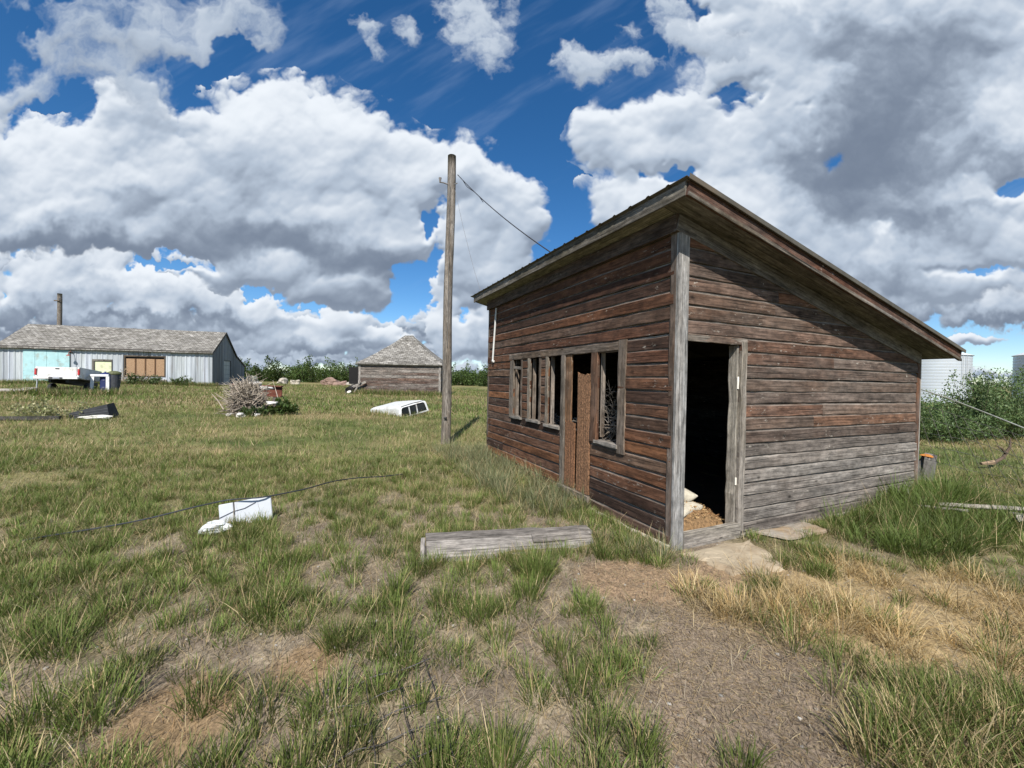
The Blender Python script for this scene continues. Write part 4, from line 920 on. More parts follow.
def ground_colour(x, y):
    x = np.asarray(x, np.float32); y = np.asarray(y, np.float32); r = np.sqrt(x*x+y*y); z = zones(x, y)
    n2 = fbm(x/.3, y/.3, 4, 331); G = greenness(x, y)
    c = np.tile(np.array([.175, .140, .105], np.float32), (len(x), 1))
    c = mixc(c, (.27, .22, .155), ss(-.25, .45, n2))
    c = mixc(c, (.135, .120, .055), .8*ss(.45, .75, G))
    c = mixc(c, (.205, .160, .118), .95*z['litter']); c = mixc(c, (.29, .20, .125), .9*z['dirt'])
    c = mixc(c, (.36, .265, .14), .85*z['tan']); c = mixc(c, (.25, .17, .095), .8*z['orange']); c = mixc(c, (.075, .085, .035), .85*z['lush'])
    n3 = fbm(x/6, y/2.6, 4, 341); n4 = fbm(x/1.6, y/.9, 3, 351)
    f = np.tile(np.array([.19, .175, .075], np.float32), (len(x), 1))
    f = mixc(f, (.235, .195, .098), ss(-.05, .5, n3+.5*n4)); f = mixc(f, (.085, .105, .036), ss(.0, .5, -n3+.55*n4))
    return mixc(c, 0, np.zeros(len(x)))*(1-ss(4.5, 8, r))[:, None]+f*ss(4.5, 8, r)[:, None]

def axis(lo, hi, d, far, g=1.16):
    a = list(np.arange(lo, hi+1e-6, d)); s = d
    while a[-1] < far: s *= g; a.append(a[-1]+s)
    s = d
    while a[0] > -far: s *= g; a.insert(0, a[0]-s)
    return np.array(a, np.float32)
gxs = axis(-5.5, 6.5, .045, 2500, 1.10); gys = axis(.6, 7.5, .045, 2500, 1.10)
gx, gy = np.meshgrid(gxs, gys); fx, fy = gx.ravel(), gy.ravel()
fz = ground_h(fx, fy)
nx_, ny_ = len(gxs), len(gys)
idx = np.arange(nx_*ny_).reshape(ny_, nx_)
q = np.stack([idx[:-1, :-1], idx[:-1, 1:], idx[1:, 1:], idx[1:, :-1]], -1).reshape(-1, 4)
def m_ground():
    t = NT('ground_soil'); oc = t.coord('Object'); col = t.attr().outputs['Color']
    n1 = t.noise(t.scale(oc, (14, 14, 14)), 1, 8, .7); n2 = t.noise(t.scale(oc, (90, 40, 60)), 1, 4, .65); n3 = t.noise(t.scale(oc, (1.4, 1.4, 1.4)), 1, 6, .65)
    c = t.mul(col, t.ramp(n1, .3, .7, .62, 1.35)); c = t.mul(c, t.ramp(n2, .32, .7, .60, 1.45)); c = t.mul(c, t.ramp(n3, .3, .7, .80, 1.2))
    t.bump(t.math('ADD', n1, n2), .6, .02)
    return t.fin(c, .95, 0, .15)
g = raw_mesh('ground', np.stack([fx, fy, fz], 1), np.full(len(q), 4), q.ravel(), ground_colour(fx, fy), m_ground())
g.data.polygons.foreach_set('use_smooth', [True]*len(q)); tag(g, kind='structure')

# ------------------------------------------------------------------ blades
TL = np.array([0, .42, .76, 1.])
def blades(x, y, z, az, th0, th1, L, W, cb, ct, tri=False):
    n = len(x)
    ts = np.array([0, 1.]) if tri else TL
    cx = np.zeros(n); cz = np.zeros(n); pts = [(cx, cz)]
    for a, b in zip(ts[:-1], ts[1:]):
        for s in range(2):
            tm = a+(b-a)*(s+.5)/2; th = th0+th1*tm; d = (b-a)/2*L
            cx = cx+np.sin(th)*d; cz = cz+np.cos(th)*d
        pts.append((cx, cz))
    wa = az+np.pi/2+rng.uniform(-.9, .9, n); wx, wy = np.cos(wa)*W/2, np.sin(wa)*W/2
    ca, sa = np.cos(az), np.sin(az)
    V = []; C = []
    ws = (1, 0) if tri else (1, .85, .55, 0)
    for (h, v), w, t in zip(pts, ws, ts):
        bx, by, bz = x+ca*h, y+sa*h, z+v
        c = cb+(ct-cb)*t
        if w > 0:
            V += [np.stack([bx-wx*w, by-wy*w, bz], 1), np.stack([bx+wx*w, by+wy*w, bz], 1)]; C += [c, c]
        else: V.append(np.stack([bx, by, bz], 1)); C.append(c)
    k = len(V)
    V = np.stack(V, 1).reshape(-1, 3); C = np.stack(C, 1).reshape(-1, 3); b = (np.arange(n)*k)[:, None]
    if tri: lp = b+np.array([[0, 1, 2]]); tot = np.tile([3], n)
    else: lp = b+np.array([[0, 1, 3, 2, 2, 3, 5, 4, 4, 5, 6]]); tot = np.tile([4, 4, 3], n)
    return V, C, lp.ravel(), tot
class Bag:
    def __init__(s): s.p = []; s.n = 0
    def add(s, r):
        V, C, l, t = r; s.p.append((V, C, l+s.n, t)); s.n += len(V)
    def build(s, name, mat):
        V, C, l, t = (np.concatenate([p[i] for p in s.p]) for i in range(4))
        return raw_mesh(name, V, t, l, np.clip(C, .005, .9), mat)
GREEN = np.array([[.088, .140, .032], [.115, .168, .040], [.070, .118, .026], [.145, .178, .056]])
DRYC = np.array([[.40, .31, .17], [.34, .26, .14], [.46, .37, .22], [.30, .22, .12]])
TANC = np.array([[.44, .33, .165], [.40, .27, .12], [.50, .40, .23], [.36, .25, .12]])
SAGE = np.array([[.145, .175, .095], [.17, .19, .115], [.12, .155, .075], [.23, .22, .13]])
LUSH = np.array([[.060, .108, .026], [.080, .132, .034], [.100, .150, .040]])
def pal(P, n, j=.16):
    return P[rng.randint(0, len(P), n)]*(1+rng.uniform(-j, j, (n, 1)))
def inside_keepout(x, y):
    lx, ly = shed_local(x, y)
    k = shed_dist(x, y) < .03
    k |= (lx > .08) & (lx < .86) & (ly < .0) & (ly > -.56)                     # slab
    k |= (lx > 1.2) & (lx < 1.9) & (ly < 0) & (ly > -.28)
    c, s = math.cos(math.radians(14.5)), math.sin(math.radians(14.5)); ux = (x+.70)*c+(y-3.42)*s; uy = -(x+.70)*s+(y-3.42)*c
    k |= (ux > -.03) & (ux < 1.66) & (uy > .07) & (uy < .42)                     # trough
    return k
def tufts(bag, cx, cy, nb, R, Ln, P, tipP=None, spread=1., W=.0042, dead=.12, stiff=.6):
    cx, cy, R, Ln = (np.asarray(a, float) for a in (cx, cy, R, Ln)); nb = np.asarray(nb, int)
    i = np.repeat(np.arange(len(cx)), nb); n = len(i)
    rr = np.sqrt(rng.rand(n)); a = rng.uniform(0, 2*np.pi, n)
    x = cx[i]+R[i]*rr*np.cos(a); y = cy[i]+R[i]*rr*np.sin(a)
    az = a+rng.normal(0, .7, n)
    th0 = spread*(.06+.42*rr)*rng.uniform(.3, 1.3, n); th1 = stiff*rng.uniform(.1, 1.4, n)
    L = Ln[i]*rng.uniform(.45, 1.1, n)*(1-.25*rr)
    tone = (1+rng.uniform(-.32, .28, len(cx)))[i][:, None]
    c = pal(P, n)*tone
    d = rng.rand(n) < dead; c[d] = pal(DRYC, d.sum()); th0[d] *= 1.6
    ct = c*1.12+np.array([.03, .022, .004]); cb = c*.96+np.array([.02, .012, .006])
    keep = ~inside_keepout(x, y); k = keep
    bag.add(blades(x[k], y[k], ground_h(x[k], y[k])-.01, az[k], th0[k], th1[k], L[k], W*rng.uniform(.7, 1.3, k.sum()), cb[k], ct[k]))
def scatter(n, x0, x1, y0, y1, wedge=1.42):
    x = rng.uniform(x0, x1, n); y = rng.uniform(y0, y1, n); k = (np.abs(x) < wedge*y+.9)
    return x[k], y[k]
gb = Bag(); db = Bag(); lb = Bag()
# named clumps of the foreground, at their places
CL = [(-1.59, 2.63), (-1.46, 1.95), (-1.14, 1.88), (-1.16, 1.6), (-.66, 2.35), (-.45, 2.84), (-.97, 2.38), (.19, 3.34), (.14, 2.98), (-.19, 2.71), (.56, 2.77), (-.02, 1.64), (-.27, 1.62), (.59, 1.76), (.99, 1.67), (1.75, 1.83), (1.94, 1.71), (2.54, 2.05), (2.65, 3.42), (1.38, 3.70), (.87, 3.70), (-1.9, 1.87), (-1.97, 2.13), (-2.64, 2.73), (-2.52, 2.26), (-2.1, 1.81), (-1.81, 3.33), (-1.31, 3.32), (-.83, 2.95), (-2.50, 3.78), (-.86, 1.94), (-.68, 1.73), (-.83, 1.62), (.37, 2.05), (2.22, 2.11), (.31, 2.35), (-.76, 3.3), (-.34, 3.3), (2.35, 1.9), (2.1, 1.95), (2.9, 3.75), (2.45, 3.62), (.22, 3.2), (.12, 3.32)]
CL = np.array(CL); m = len(CL)
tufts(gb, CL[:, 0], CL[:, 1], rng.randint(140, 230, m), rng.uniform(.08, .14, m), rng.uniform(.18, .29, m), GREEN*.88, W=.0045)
tufts(gb, [.16, .24, .30], [3.30, 3.26, 3.36], [170, 150, 120], [.11, .10, .09], [.36, .34, .30], GREEN*1.05)
tufts(gb, [-.62, -.40, -.22, -.05, .35, .52, .70, .86, -.75, .05], [3.40, 3.44, 3.50, 3.53, 3.62, 3.68, 3.74, 3.80, 3.62, 3.50], [60, 50, 70, 60, 90, 70, 80, 70, 60, 80], [.06]*10, [.15, .13, .17, .16, .24, .22, .2, .2, .2, .22], GREEN*.95, dead=.3, W=.004)
xx = rng.uniform(-5.9, -3.4, 90); tufts(gb, xx, 15.75+rng.normal(0, .25, 90)+.12*(xx+4.5), [16]*90, [.12]*90, rng.uniform(.16, .34, 90), GREEN, dead=.45, W=.012)
# loose tussocks of the near field
x, y = scatter(9000, -9, 9, .9, 7.4); Z = zones(x, y); G = greenness(x, y)
pr = ss(.42, .70, G+.35*fbm(x/.33, y/.33, 2, 393))*(1-Z['litter'])*(1-.95*Z['dirt'])*(1-.97*Z['tan'])*(1-.7*Z['orange'])
k = rng.rand(len(x)) < .62*pr; x, y = x[k], y[k]; n = len(x)
tufts(gb, x, y, rng.randint(35, 105, n), rng.uniform(.05, .12, n), rng.uniform(.09, .20, n), GREEN*1.1, dead=.2)
# small bright tufts set out fairly evenly over the near left and middle ground
gx2, gy2 = np.meshgrid(np.arange(-6, 1.3, .23), np.arange(1.3, 5.4, .23)); x = gx2.ravel()+rng.uniform(-.10, .10, gx2.size); y = gy2.ravel()+rng.uniform(-.10, .10, gx2.size); Z = zones(x, y)
k = (rng.rand(len(x)) < .74*(1-Z['litter'])*(1-Z['dirt'])*(1-.8*Z['orange'])) & (np.abs(x) < 1.42*y+.6); x, y = x[k], y[k]; n = len(x)
tufts(gb, x, y, rng.randint(45, 120, n), rng.uniform(.045, .085, n), rng.uniform(.10, .20, n), np.concatenate([GREEN, [[.120, .185, .045], [.150, .200, .060]]])*1.05, dead=.14, W=.0042)
x, y = scatter(60, 1.0, 3.4, 2.2, 3.2); Z = zones(x, y); k = rng.rand(len(x)) < .7*(1-Z['litter']); x, y = x[k], y[k]; n = len(x)
tufts(gb, x, y, rng.randint(25, 60, n), rng.uniform(.04, .08, n), rng.uniform(.12, .22, n), GREEN*1.05, dead=.35)
# thin green blades between them
x, y = scatter(70000, -9, 9, .9, 7.5); Z = zones(x, y); G = greenness(x, y)
pr = np.clip(.15+.85*ss(.3, .7, G), 0, 1)*(1-.93*Z['litter'])*(1-.93*Z['dirt'])*(1-.88*Z['tan'])*(1-.8*Z['orange'])
k = (rng.rand(len(x)) < .75*pr) & ~inside_keepout(x, y); x, y = x[k], y[k]; n = len(x); c = pal(GREEN, n); d = rng.rand(n) < .3+.25*ss(3, 6, y); c[d] = pal(DRYC, d.sum())
gb.add(blades(x, y, ground_h(x, y)-.005, rng.uniform(0, 6.28, n), rng.uniform(.05, .8, n), rng.uniform(.1, 1.2, n), rng.uniform(.05, .15, n), rng.uniform(.003, .0048, n), c, c*1.15+.015))
# dead thatch lying between
x, y = scatter(200000, -8.5, 8.5, .9, 7.2); Z = zones(x, y); G = greenness(x, y)
pr = (.6+.4*ss(.6, .3, G))*(1-.75*Z['dirt'])*(1-.6*Z['litter']); k = (rng.rand(len(x)) < pr) & ~inside_keepout(x, y)
x, y = x[k], y[k]; n = len(x); Z = zones(x, y); c = pal(np.concatenate([DRYC*1.1, [[.36, .31, .23], [.26, .22, .17], [.44, .38, .28]]]), n, .3)
c = np.where((rng.rand(n) < Z['orange'])[:, None], pal(np.array([[.34, .22, .11], [.38, .27, .15]]), n), c)
db.add(blades(x, y, ground_h(x, y)-.002, rng.uniform(0, 6.28, n), rng.uniform(.7, 1.5, n), rng.uniform(-.1, .5, n), rng.uniform(.03, .13, n), rng.uniform(.0020, .0036, n), c*.8, c))
# taller dry stalks
x, y = scatter(5200, -8, 8, 1.2, 8); Z = zones(x, y); k = (rng.rand(len(x)) < (.55+.4*Z['tan'])*(1-.8*Z['litter'])*(1-Z['dirt'])) & ~inside_keepout(x, y); x, y = x[k], y[k]; n = len(x); c = pal(DRYC, n)*1.1
db.add(blades(x, y, ground_h(x, y), rng.uniform(0, 6.28, n), rng.uniform(.1, .7, n), rng.uniform(.1, 1.1, n), rng.uniform(.18, .36, n), rng.uniform(.0022, .0034, n), c, c*1.1))
# tan bunches: by the step and over the right foreground
TC = np.array([(1.40, 2.86), (1.52, 2.76), (1.85, 2.80), (1.95, 2.88), (1.42, 3.10), (2.10, 3.10), (1.62, 2.82), (2.3, 2.95), (2.42, 2.7), (1.98, 2.55)]); m = len(TC)
tufts(db, TC[:, 0], TC[:, 1], rng.randint(120, 200, m), rng.uniform(.08, .14, m), rng.uniform(.16, .26, m), TANC, spread=1.5, dead=.2, stiff=1.3, W=.004)
x, y = scatter(2600, 1.2, 6.5, 1.4, 5.5); Z = zones(x, y); k = (rng.rand(len(x)) < .34*Z['tan']*(1-Z['lush'])*(1-.9*Z['litter'])*(fbm(x/.5, y/.5, 2, 391) > -.05)); x, y = x[k], y[k]; n = len(x)
tufts(db, x, y, rng.randint(40, 90, n), rng.uniform(.06, .16, n), rng.uniform(.16, .34, n), TANC, spread=1.7, dead=.1, stiff=1.5, W=.0038)
# a green tuft in the tan ones beside the step
tufts(gb, [1.98, 2.03], [3.17, 3.12], [160, 90], [.08, .06], [.20, .22], GREEN*.85, W=.004)
# lower right: coarse green bunches with dry heads
x, y = scatter(520, 1.45, 3.8, 1.40, 2.75); k = rng.rand(len(x)) < np.where(y < 2.12, .40, .05)*ss(1.45, 1.8, x); x, y = x[k], y[k]; n = len(x)
tufts(gb, x, y, rng.randint(60, 120, n), rng.uniform(.05, .12, n), rng.uniform(.18, .32, n), GREEN*.9, dead=.48, stiff=.9)
# sage green tall grass along the long wall
x, y = scatter(3600, -2, 2.2, 3.6, 9.6); Z = zones(x, y); k = rng.rand(len(x)) < .36*Z['wall']; x, y = x[k], y[k]; n = len(x)
tufts(gb, x, y, rng.randint(30, 60, n), rng.uniform(.05, .12, n), rng.uniform(.24, .46, n), SAGE, dead=.14, W=.005, stiff=.8)
tufts(gb, *[np.array(a) for a in ((.75, .95, 1.12, 1.25, 1.38), (4.35, 4.0, 3.78, 3.70, 3.66))], [60, 70, 80, 90, 110], [.08]*5, [.26, .22, .24, .28, .34], SAGE*.95, dead=.3, W=.004)
# lush dark grass at the right end of the shed
x, y = scatter(5200, 2.6, 9.5, 3.0, 8.2, 1.75); Z = zones(x, y); k = (rng.rand(len(x)) < .42*Z['lush']); x, y = x[k], y[k]; n = len(x)
lx, ly = shed_local(x, y); hb = np.where(y < 4.9, 1., .62)
tufts(gb, x, y, rng.randint(35, 75, n), rng.uniform(.06, .14, n), hb*rng.uniform(.24, .46, n), LUSH, dead=.05, W=.0058, stiff=1.)
s_ = rng.uniform(3.1, 4.9, 46); t_ = rng.uniform(-.62, -.10, 46); x = SHED[0]+s_*math.cos(YAW)-t_*math.sin(YAW); y = SHED[1]+s_*math.sin(YAW)+t_*math.cos(YAW)
tufts(gb, x, y, rng.randint(60, 110, 46), rng.uniform(.08, .15, 46), np.interp(s_, [3.1, 3.7, 4.9], [.34, .64, .74])*rng.uniform(.8, 1.05, 46), LUSH*1.15, dead=.06, W=.0055, stiff=1.1)
x, y = scatter(700, 2.4, 6.5, 3.0, 5.4, 1.75); Z = zones(x, y); k = (rng.rand(len(x)) < .5*Z['lush']) & ~inside_keepout(x, y); x, y = x[k], y[k]; n = len(x); c = pal(DRYC, n)*1.15
db.add(blades(x, y, ground_h(x, y), rng.uniform(0, 6.28, n), rng.uniform(.1, .5, n), rng.uniform(.1, .7, n), rng.uniform(.3, .58, n), rng.uniform(.003, .0045, n), c, c*1.1))
# dry straw litter flat on the trodden patch
x, y = scatter(170000, -3, 4.2, 1.2, 4.2); Z = zones(x, y); k = (rng.rand(len(x)) < np.clip(Z['litter']+.22*Z['dirt']+.10, 0, 1)) & (shed_dist(x, y) > .03); x, y = x[k], y[k]; n = len(x)
lit = np.array([[.34, .275, .20], [.26, .20, .15], [.42, .34, .23], [.17, .125, .09], [.38, .27, .15], [.24, .195, .155], [.46, .36, .21]])
c = pal(lit, n, .3)
on = inside_keepout(x, y); keep = ~on | (rng.rand(n) < .30); x, y, c = x[keep], y[keep], c[keep]; n = len(x)
zz = ground_h(x, y)+rng.uniform(.001, .012, n); lx, ly = shed_local(x, y); zz = np.where(inside_keepout(x, y), np.maximum(zz, .02), zz)
lb.add(blades(x, y, zz, rng.uniform(0, 6.28, n), rng.uniform(1.35, 1.62, n), rng.uniform(-.1, .1, n), rng.uniform(.010, .050, n), rng.uniform(.0018, .0042, n), c, c))
# middle distance
x, y = scatter(30000, -22, 16, 6.2, 15.5, 1.5); G = fbm(x/6, y/2.6, 4, 341)+.6*fbm(x/1.1, y/.8, 3, 361); n = len(x)
k = (shed_dist(x, y) > .05); x, y, G = x[k], y[k], G[k]; n = len(x); nb = 5; i = np.repeat(np.arange(n), nb); N = len(i); a = rng.uniform(0, 6.28, N); r_ = .10*np.sqrt(rng.rand(N))
X, Y = x[i]+r_*np.cos(a), y[i]+r_*np.sin(a); c = pal(GREEN*1.05, N)+np.array([.02, .012, .004]); dry = rng.rand(N) < np.clip(.44+.8*G[i], .12, .92); c[dry] = pal(DRYC*.95, dry.sum()); c = c*(1+.42*np.clip(fbm(x/.55, y/.45, 3, 363)*1.6, -.75, .75))[i][:, None]
right = ss(5.5, 8, X); c = c*(1-.0*right[:, None])
gb.add(blades(X, Y, ground_h(X, Y)-.01, a, rng.uniform(.1, 1.25, N), rng.uniform(.1, 1., N), rng.uniform(.09, .24, N)*(1+.35*(rng.rand(N) < .06)), rng.uniform(.008, .015, N), c, c*1.12+.01, tri=True))
# far field
y = 15+32*rng.rand(60000)**.85; x = rng.uniform(-1.55, 1.6, 60000)*y; n = len(x); G = fbm(x/6, y/2.6, 4, 341)+.6*fbm(x/1.6, y/1.2, 3, 371); nb = 3; i = np.repeat(np.arange(n), nb); N = len(i); a = rng.uniform(0, 6.28, N)
X, Y = x[i]+rng.normal(0, .2, N), y[i]+rng.normal(0, .2, N); c = pal(GREEN*1.05, N)+np.array([.025, .016, .004]); dry = rng.rand(N) < np.clip(.38+.7*G[i], .10, .9); c[dry] = pal(DRYC*.82, dry.sum()); c = c*(1+.35*np.clip(fbm(x/1.2, y/1.0, 3, 365)*1.6, -.75, .75))[i][:, None]
bxl = (X+26.6)*-.951+(Y-36)*-.309; byl = -((X+26.6)*-.309*-1+(Y-36)*-.951*1); inb = (bxl > -.1) & (bxl < 14.8) & (((X+26.6)*-.309+(Y-36)*.951) > -.1) & (((X+26.6)*-.309+(Y-36)*.951) < 9)
ing = (np.abs(X+8.02) < 2.95) & (Y > 28.9) & (Y < 34.9); k = ~(inb | ing); X, Y, a, c = X[k], Y[k], a[k], c[k]; N = len(X)
gb.add(blades(X, Y, ground_h(X, Y)-.01, a, rng.uniform(.1, .7, N), rng.uniform(.1, .8, N), rng.uniform(.10, .25, N), rng.uniform(.025, .05, N), c, c*1.1+.01, tri=True))
tag(gb.build('grass', M['grass']), kind='stuff'); tag(db.build('dry_grass', M['grass']), kind='stuff'); tag(lb.build('straw_litter', M['grass']), kind='stuff')
# chips and pebbles on bare ground
mb = MB()
for k in range(450):
    x, y = random.uniform(-2.5, 3.5), random.uniform(1.4, 4.2); s = random.uniform(.004, .013)
    if shed_dist(np.array([x]), np.array([y]))[0] < .05: continue
    z = gh(x, y)+s*.3; f = random.uniform(.16, .40); P = []
    for i in range(4): P.append([(x+s*math.sin(.2+i*.9)*math.cos(j*1.257+i*.3)*random.uniform(.7, 1.2), y+s*math.sin(.2+i*.9)*math.sin(j*1.257+i*.3)*random.uniform(.7, 1.2), z+s*.6*math.cos(.2+i*.9)) for j in range(5)])
    mb.grid(P, (f, f*.93, f*.83, 0), closed=True)
tag(mb.build('pebbles', M['stone']), kind='stuff')

# ------------------------------------------------------------------ shrubs
def shrub(name, label, cat, x, y, h, rad, nleaf, ls, P, group=None, nb=42, seed=0, stem=(.10, .08, .06), upright=.6, long=1.8, lo=.18, dead=0.):
    rs = np.random.RandomState(seed+77); z = gh(x, y); t = thing(name, label, cat, (x, y, z), (0, 0, 0), group)
    paths = []; mb = MB()
    for b in range(nb):
        a = rs.uniform(0, 6.283); q = rs.rand()**.6; hh = h*(rs.uniform(.35, 1.0) if rs.rand() < .8 or nb < 40 else rs.uniform(.95, 1.18))*(1-.45*q*q)
        p0 = np.array([rad*.25*q*math.cos(a), rad*.25*q*math.sin(a), 0]); a2 = a+rs.normal(0, .4)
        p3 = np.array([rad*q*math.cos(a2), rad*q*math.sin(a2), hh]); p1 = p0+np.array([0, 0, hh*.45])*upright+np.array([p3[0], p3[1], 0])*.15; p2 = p3-np.array([p3[0]*.25, p3[1]*.25, hh*.35])
        ts = np.linspace(0, 1, 9)[:, None]; C = (1-ts)**3*p0+3*(1-ts)**2*ts*p1+3*(1-ts)*ts**2*p2+ts**3*p3
        C[1:-1] += rs.normal(0, .02*h, (7, 3)); paths.append(C)
        if b % 2 == 0: mb.tube([tuple(p) for p in C], [max(.004, .016*h/2*(1-.85*i/8)) for i in range(9)], 5, stem+(0,), caps=False)
    mb.build('stem', M['bark'], t)
    bi = rs.randint(0, nb, nleaf); tt = lo+(1-lo)*rs.rand(nleaf)**.8
    PA = np.array(paths); f = tt*8; i0 = np.minimum(f.astype(int), 7); w = (f-i0)[:, None]; pos = PA[bi, i0]*(1-w)+PA[bi, i0+1]*w; dr = PA[bi, i0+1]-PA[bi, i0]; dr /= np.linalg.norm(dr, axis=1)[:, None]+1e-6
    pos = pos+rs.normal(0, 1, (nleaf, 3))*(.055*h+.05*rad)*(1.25-.85*tt)[:, None]; pos[:, 2] = np.maximum(pos[:, 2], .06)
    d = dr*.5+rs.normal(0, .55, (nleaf, 3))+np.array([0, 0, .35]); d /= np.linalg.norm(d, axis=1)[:, None]
    s = np.cross(d, rs.normal(0, 1, (nleaf, 3))); s /= np.linalg.norm(s, axis=1)[:, None]+1e-6
    l = (ls*rs.uniform(.6, 1.3, nleaf))[:, None]
    V = np.stack([pos, pos+d*l*.5*long/1.8+s*l*.32, pos+d*l*long/1.8, pos+d*l*.5*long/1.8-s*l*.32], 1).reshape(-1, 3)
    tone = (1+.25*np.sin(bi*2.39))[:, None]
    C = np.repeat(P[rs.randint(0, len(P), nleaf)]*tone*rs.uniform(.8, 1.25, (nleaf, 1)), 4, 0)
    raw_mesh('foliage', V, np.full(nleaf, 4), np.arange(nleaf*4), C, M['leaf'], t); return t
TREE = np.array([[.058, .098, .028], [.075, .118, .034], [.048, .082, .024], [.092, .130, .040]])
WILL = np.array([[.062, .098, .038], [.080, .118, .048], [.050, .082, .030], [.105, .140, .060]])
TLAB = ['leftmost shrub of the far row, close behind the metal shop', 'dark round shrub second from the metal shop in the far row', 'low bright shrub in the far row right of the dark one', 'tall mid green shrub left of the middle of the far row', 'broad shrub at the middle of the far row', 'shrub just right of the broad middle one in the far row', 'taller shrub of the far row nearing the granary', 'shrub partly hidden by the left eave of the granary', 'far shrub seen between granary and pole', 'far shrub seen just right of the near pole', 'rightmost far shrub, touching the left edge of the shed', 'far shrub standing behind the granary wall']
TX = [(-37.2, 56, 3.3, 2.0), (-34.6, 58, 3.3, 2.2), (-31.6, 60, 3.0, 2.0), (-29.0, 58, 3.5, 2.2), (-26.0, 59, 3.5, 2.6), (-23.0, 58, 3.5, 2.2), (-20.4, 57, 3.9, 2.2), (-17.6, 58, 3.4, 2.2), (-9.2, 60, 3.2, 2.4), (-6.6, 61, 3.2, 2.2), (-4.0, 60, 3.3, 2.4), (-13.0, 60, 3.2, 2.4)]
for k, ((x, y, h, r), lab) in enumerate(zip(TX, TLAB)):
    shrub('far_shrub', lab, 'shrub', x, y, h*1.12, r, 3300, .22, TREE*(.8, .75, 1.15, 1.0, 1.2, .9, 1.1, .85, 1.0, 1.15, .95, 1.)[k], 'shrubs of the far row', 30, k, lo=.06, upright=.4)
# a continuous thicket behind the row closes the horizon
n = 26000; x = rng.uniform(-70, 75, n); u = rng.rand(n); top = 1.8+1.3*fbm(x/6, x*0+3.3, 3, 381)+.5*fbm(x/1.5, x*0+7.7, 2, 383); y = 66+rng.uniform(-2.5, 2.5, n); z = ground_h(x, y)+top*u**.8
s_ = rng.uniform(.22, .42, n); a = rng.uniform(0, 6.28, n); e_ = rng.uniform(-1, 1, n); dx, dy, dz = np.cos(a)*s_, np.sin(a)*s_, e_*s_
V = np.stack([np.stack([x-dx*.5, y-dy*.5, z], 1), np.stack([x+dz*.4, y, z-.35*s_], 1), np.stack([x+dx*.5, y+dy*.5, z+.1], 1), np.stack([x-dz*.4, y, z+.4*s_], 1)], 1).reshape(-1, 3)
o = raw_mesh('far_thicket', V, np.full(n, 4), np.arange(n*4), np.repeat(pal(TREE*.9, n, .25), 4, 0), M['leaf']); tag(o, kind='stuff')
# bushes right of the shed
BL_ = [(12.3, 11.9, 1.35, 1.25, 'light green bush directly right of the shed eave'), (14.15, 12.4, 2.0, 1.0, 'tall loose bush with open pointed tips in front of the grain bin'), (15.6, 12.9, 2.1, 1.25, 'dense dark bush right of the tall loose one'), (17.4, 13.4, 2.3, 1.5, 'dark bush cut off by the right edge of the photo'), (14.6, 16.0, 1.5, 1.7, 'low bush in the second row behind the tall loose one')]
for k, (x, y, h, r, lab) in enumerate(BL_):
    shrub('willow_bush', lab, 'bush', x, y, h, r, 10500, .055, WILL*(1.75 if k == 0 else 1.5), 'bushes right of the shed', 46, 40+k, long=2.4, upright=.9, lo=.08)
shrub('broadleaf_weed', 'dark green leafy weed clump right of the brush heap', 'weed', -8.10, 14.4, .66, .46, 800, .14, TREE*.95, None, 24, 60, lo=.05)
shrub('broadleaf_weed', 'low green weed tucked between brush heap and leafy clump', 'weed', -8.75, 13.9, .45, .5, 500, .12, WILL*1.1, None, 18, 61, lo=.05)
WL_ = [(-20.3, 32.6, 1.15, .8, 'green weed under the right end of the boarded window'), (-23.8, 32.4, .95, .6, 'green weed below the boarded window of the shop'), (-26.2, 34.6, .9, .7, 'green weed between boarded window and shop corner')]
BUX = [(4.0, .9, .9, 'green weed under the right end of the boarded window'), (5.2, 1.0, .7, 'taller green weed below the middle of the boarded window'), (2.0, 1.0, .8, 'bushy green weed between boarded window and shop corner')]
for k, (s, h, r, lab) in enumerate(BUX):
    x, y = bx-.951*s+.309*.7, by-.309*s-.951*.7
    shrub('wall_weed', lab, 'weed', x, y, h, r, 700, .14, WILL, 'weeds along the shop wall', 20, 70+k, lo=.05)
for k, (s, h, r, lab) in enumerate(((5.9, 1.6, .8, 'dry pale weed stalks at the left end of the boarded window'), (4.6, 1.3, .9, 'dry pale weed stalks below the boarded window'))):
    x, y = bx-.951*s+.309*.5, by-.309*s-.951*.5
    shrub('dry_weed', lab, 'weed', x, y, h, r, 260, .10, np.array([[.30, .24, .17], [.36, .29, .2]]), 'dry weeds along the shop wall', 40, 80+k, (.30, .24, .18), lo=.3)
for k, (x, y, lab) in enumerate(((-12.95, 11.3, 'pale yellow-green weeds left of the black box'), (-12.6, 11.75, 'pale weeds touching the left end of the black box'), (-13.5, 11.4, 'pale weeds standing behind the black timber'))):
    shrub('pale_weed', lab, 'weed', x, y, (.62, .55, .6)[k], .42, 320, .07, np.array([[.30, .30, .15], [.36, .34, .2], [.22, .25, .1]]), 'weeds between timber and black box', 34, 90+k, (.28, .27, .16), lo=.2)
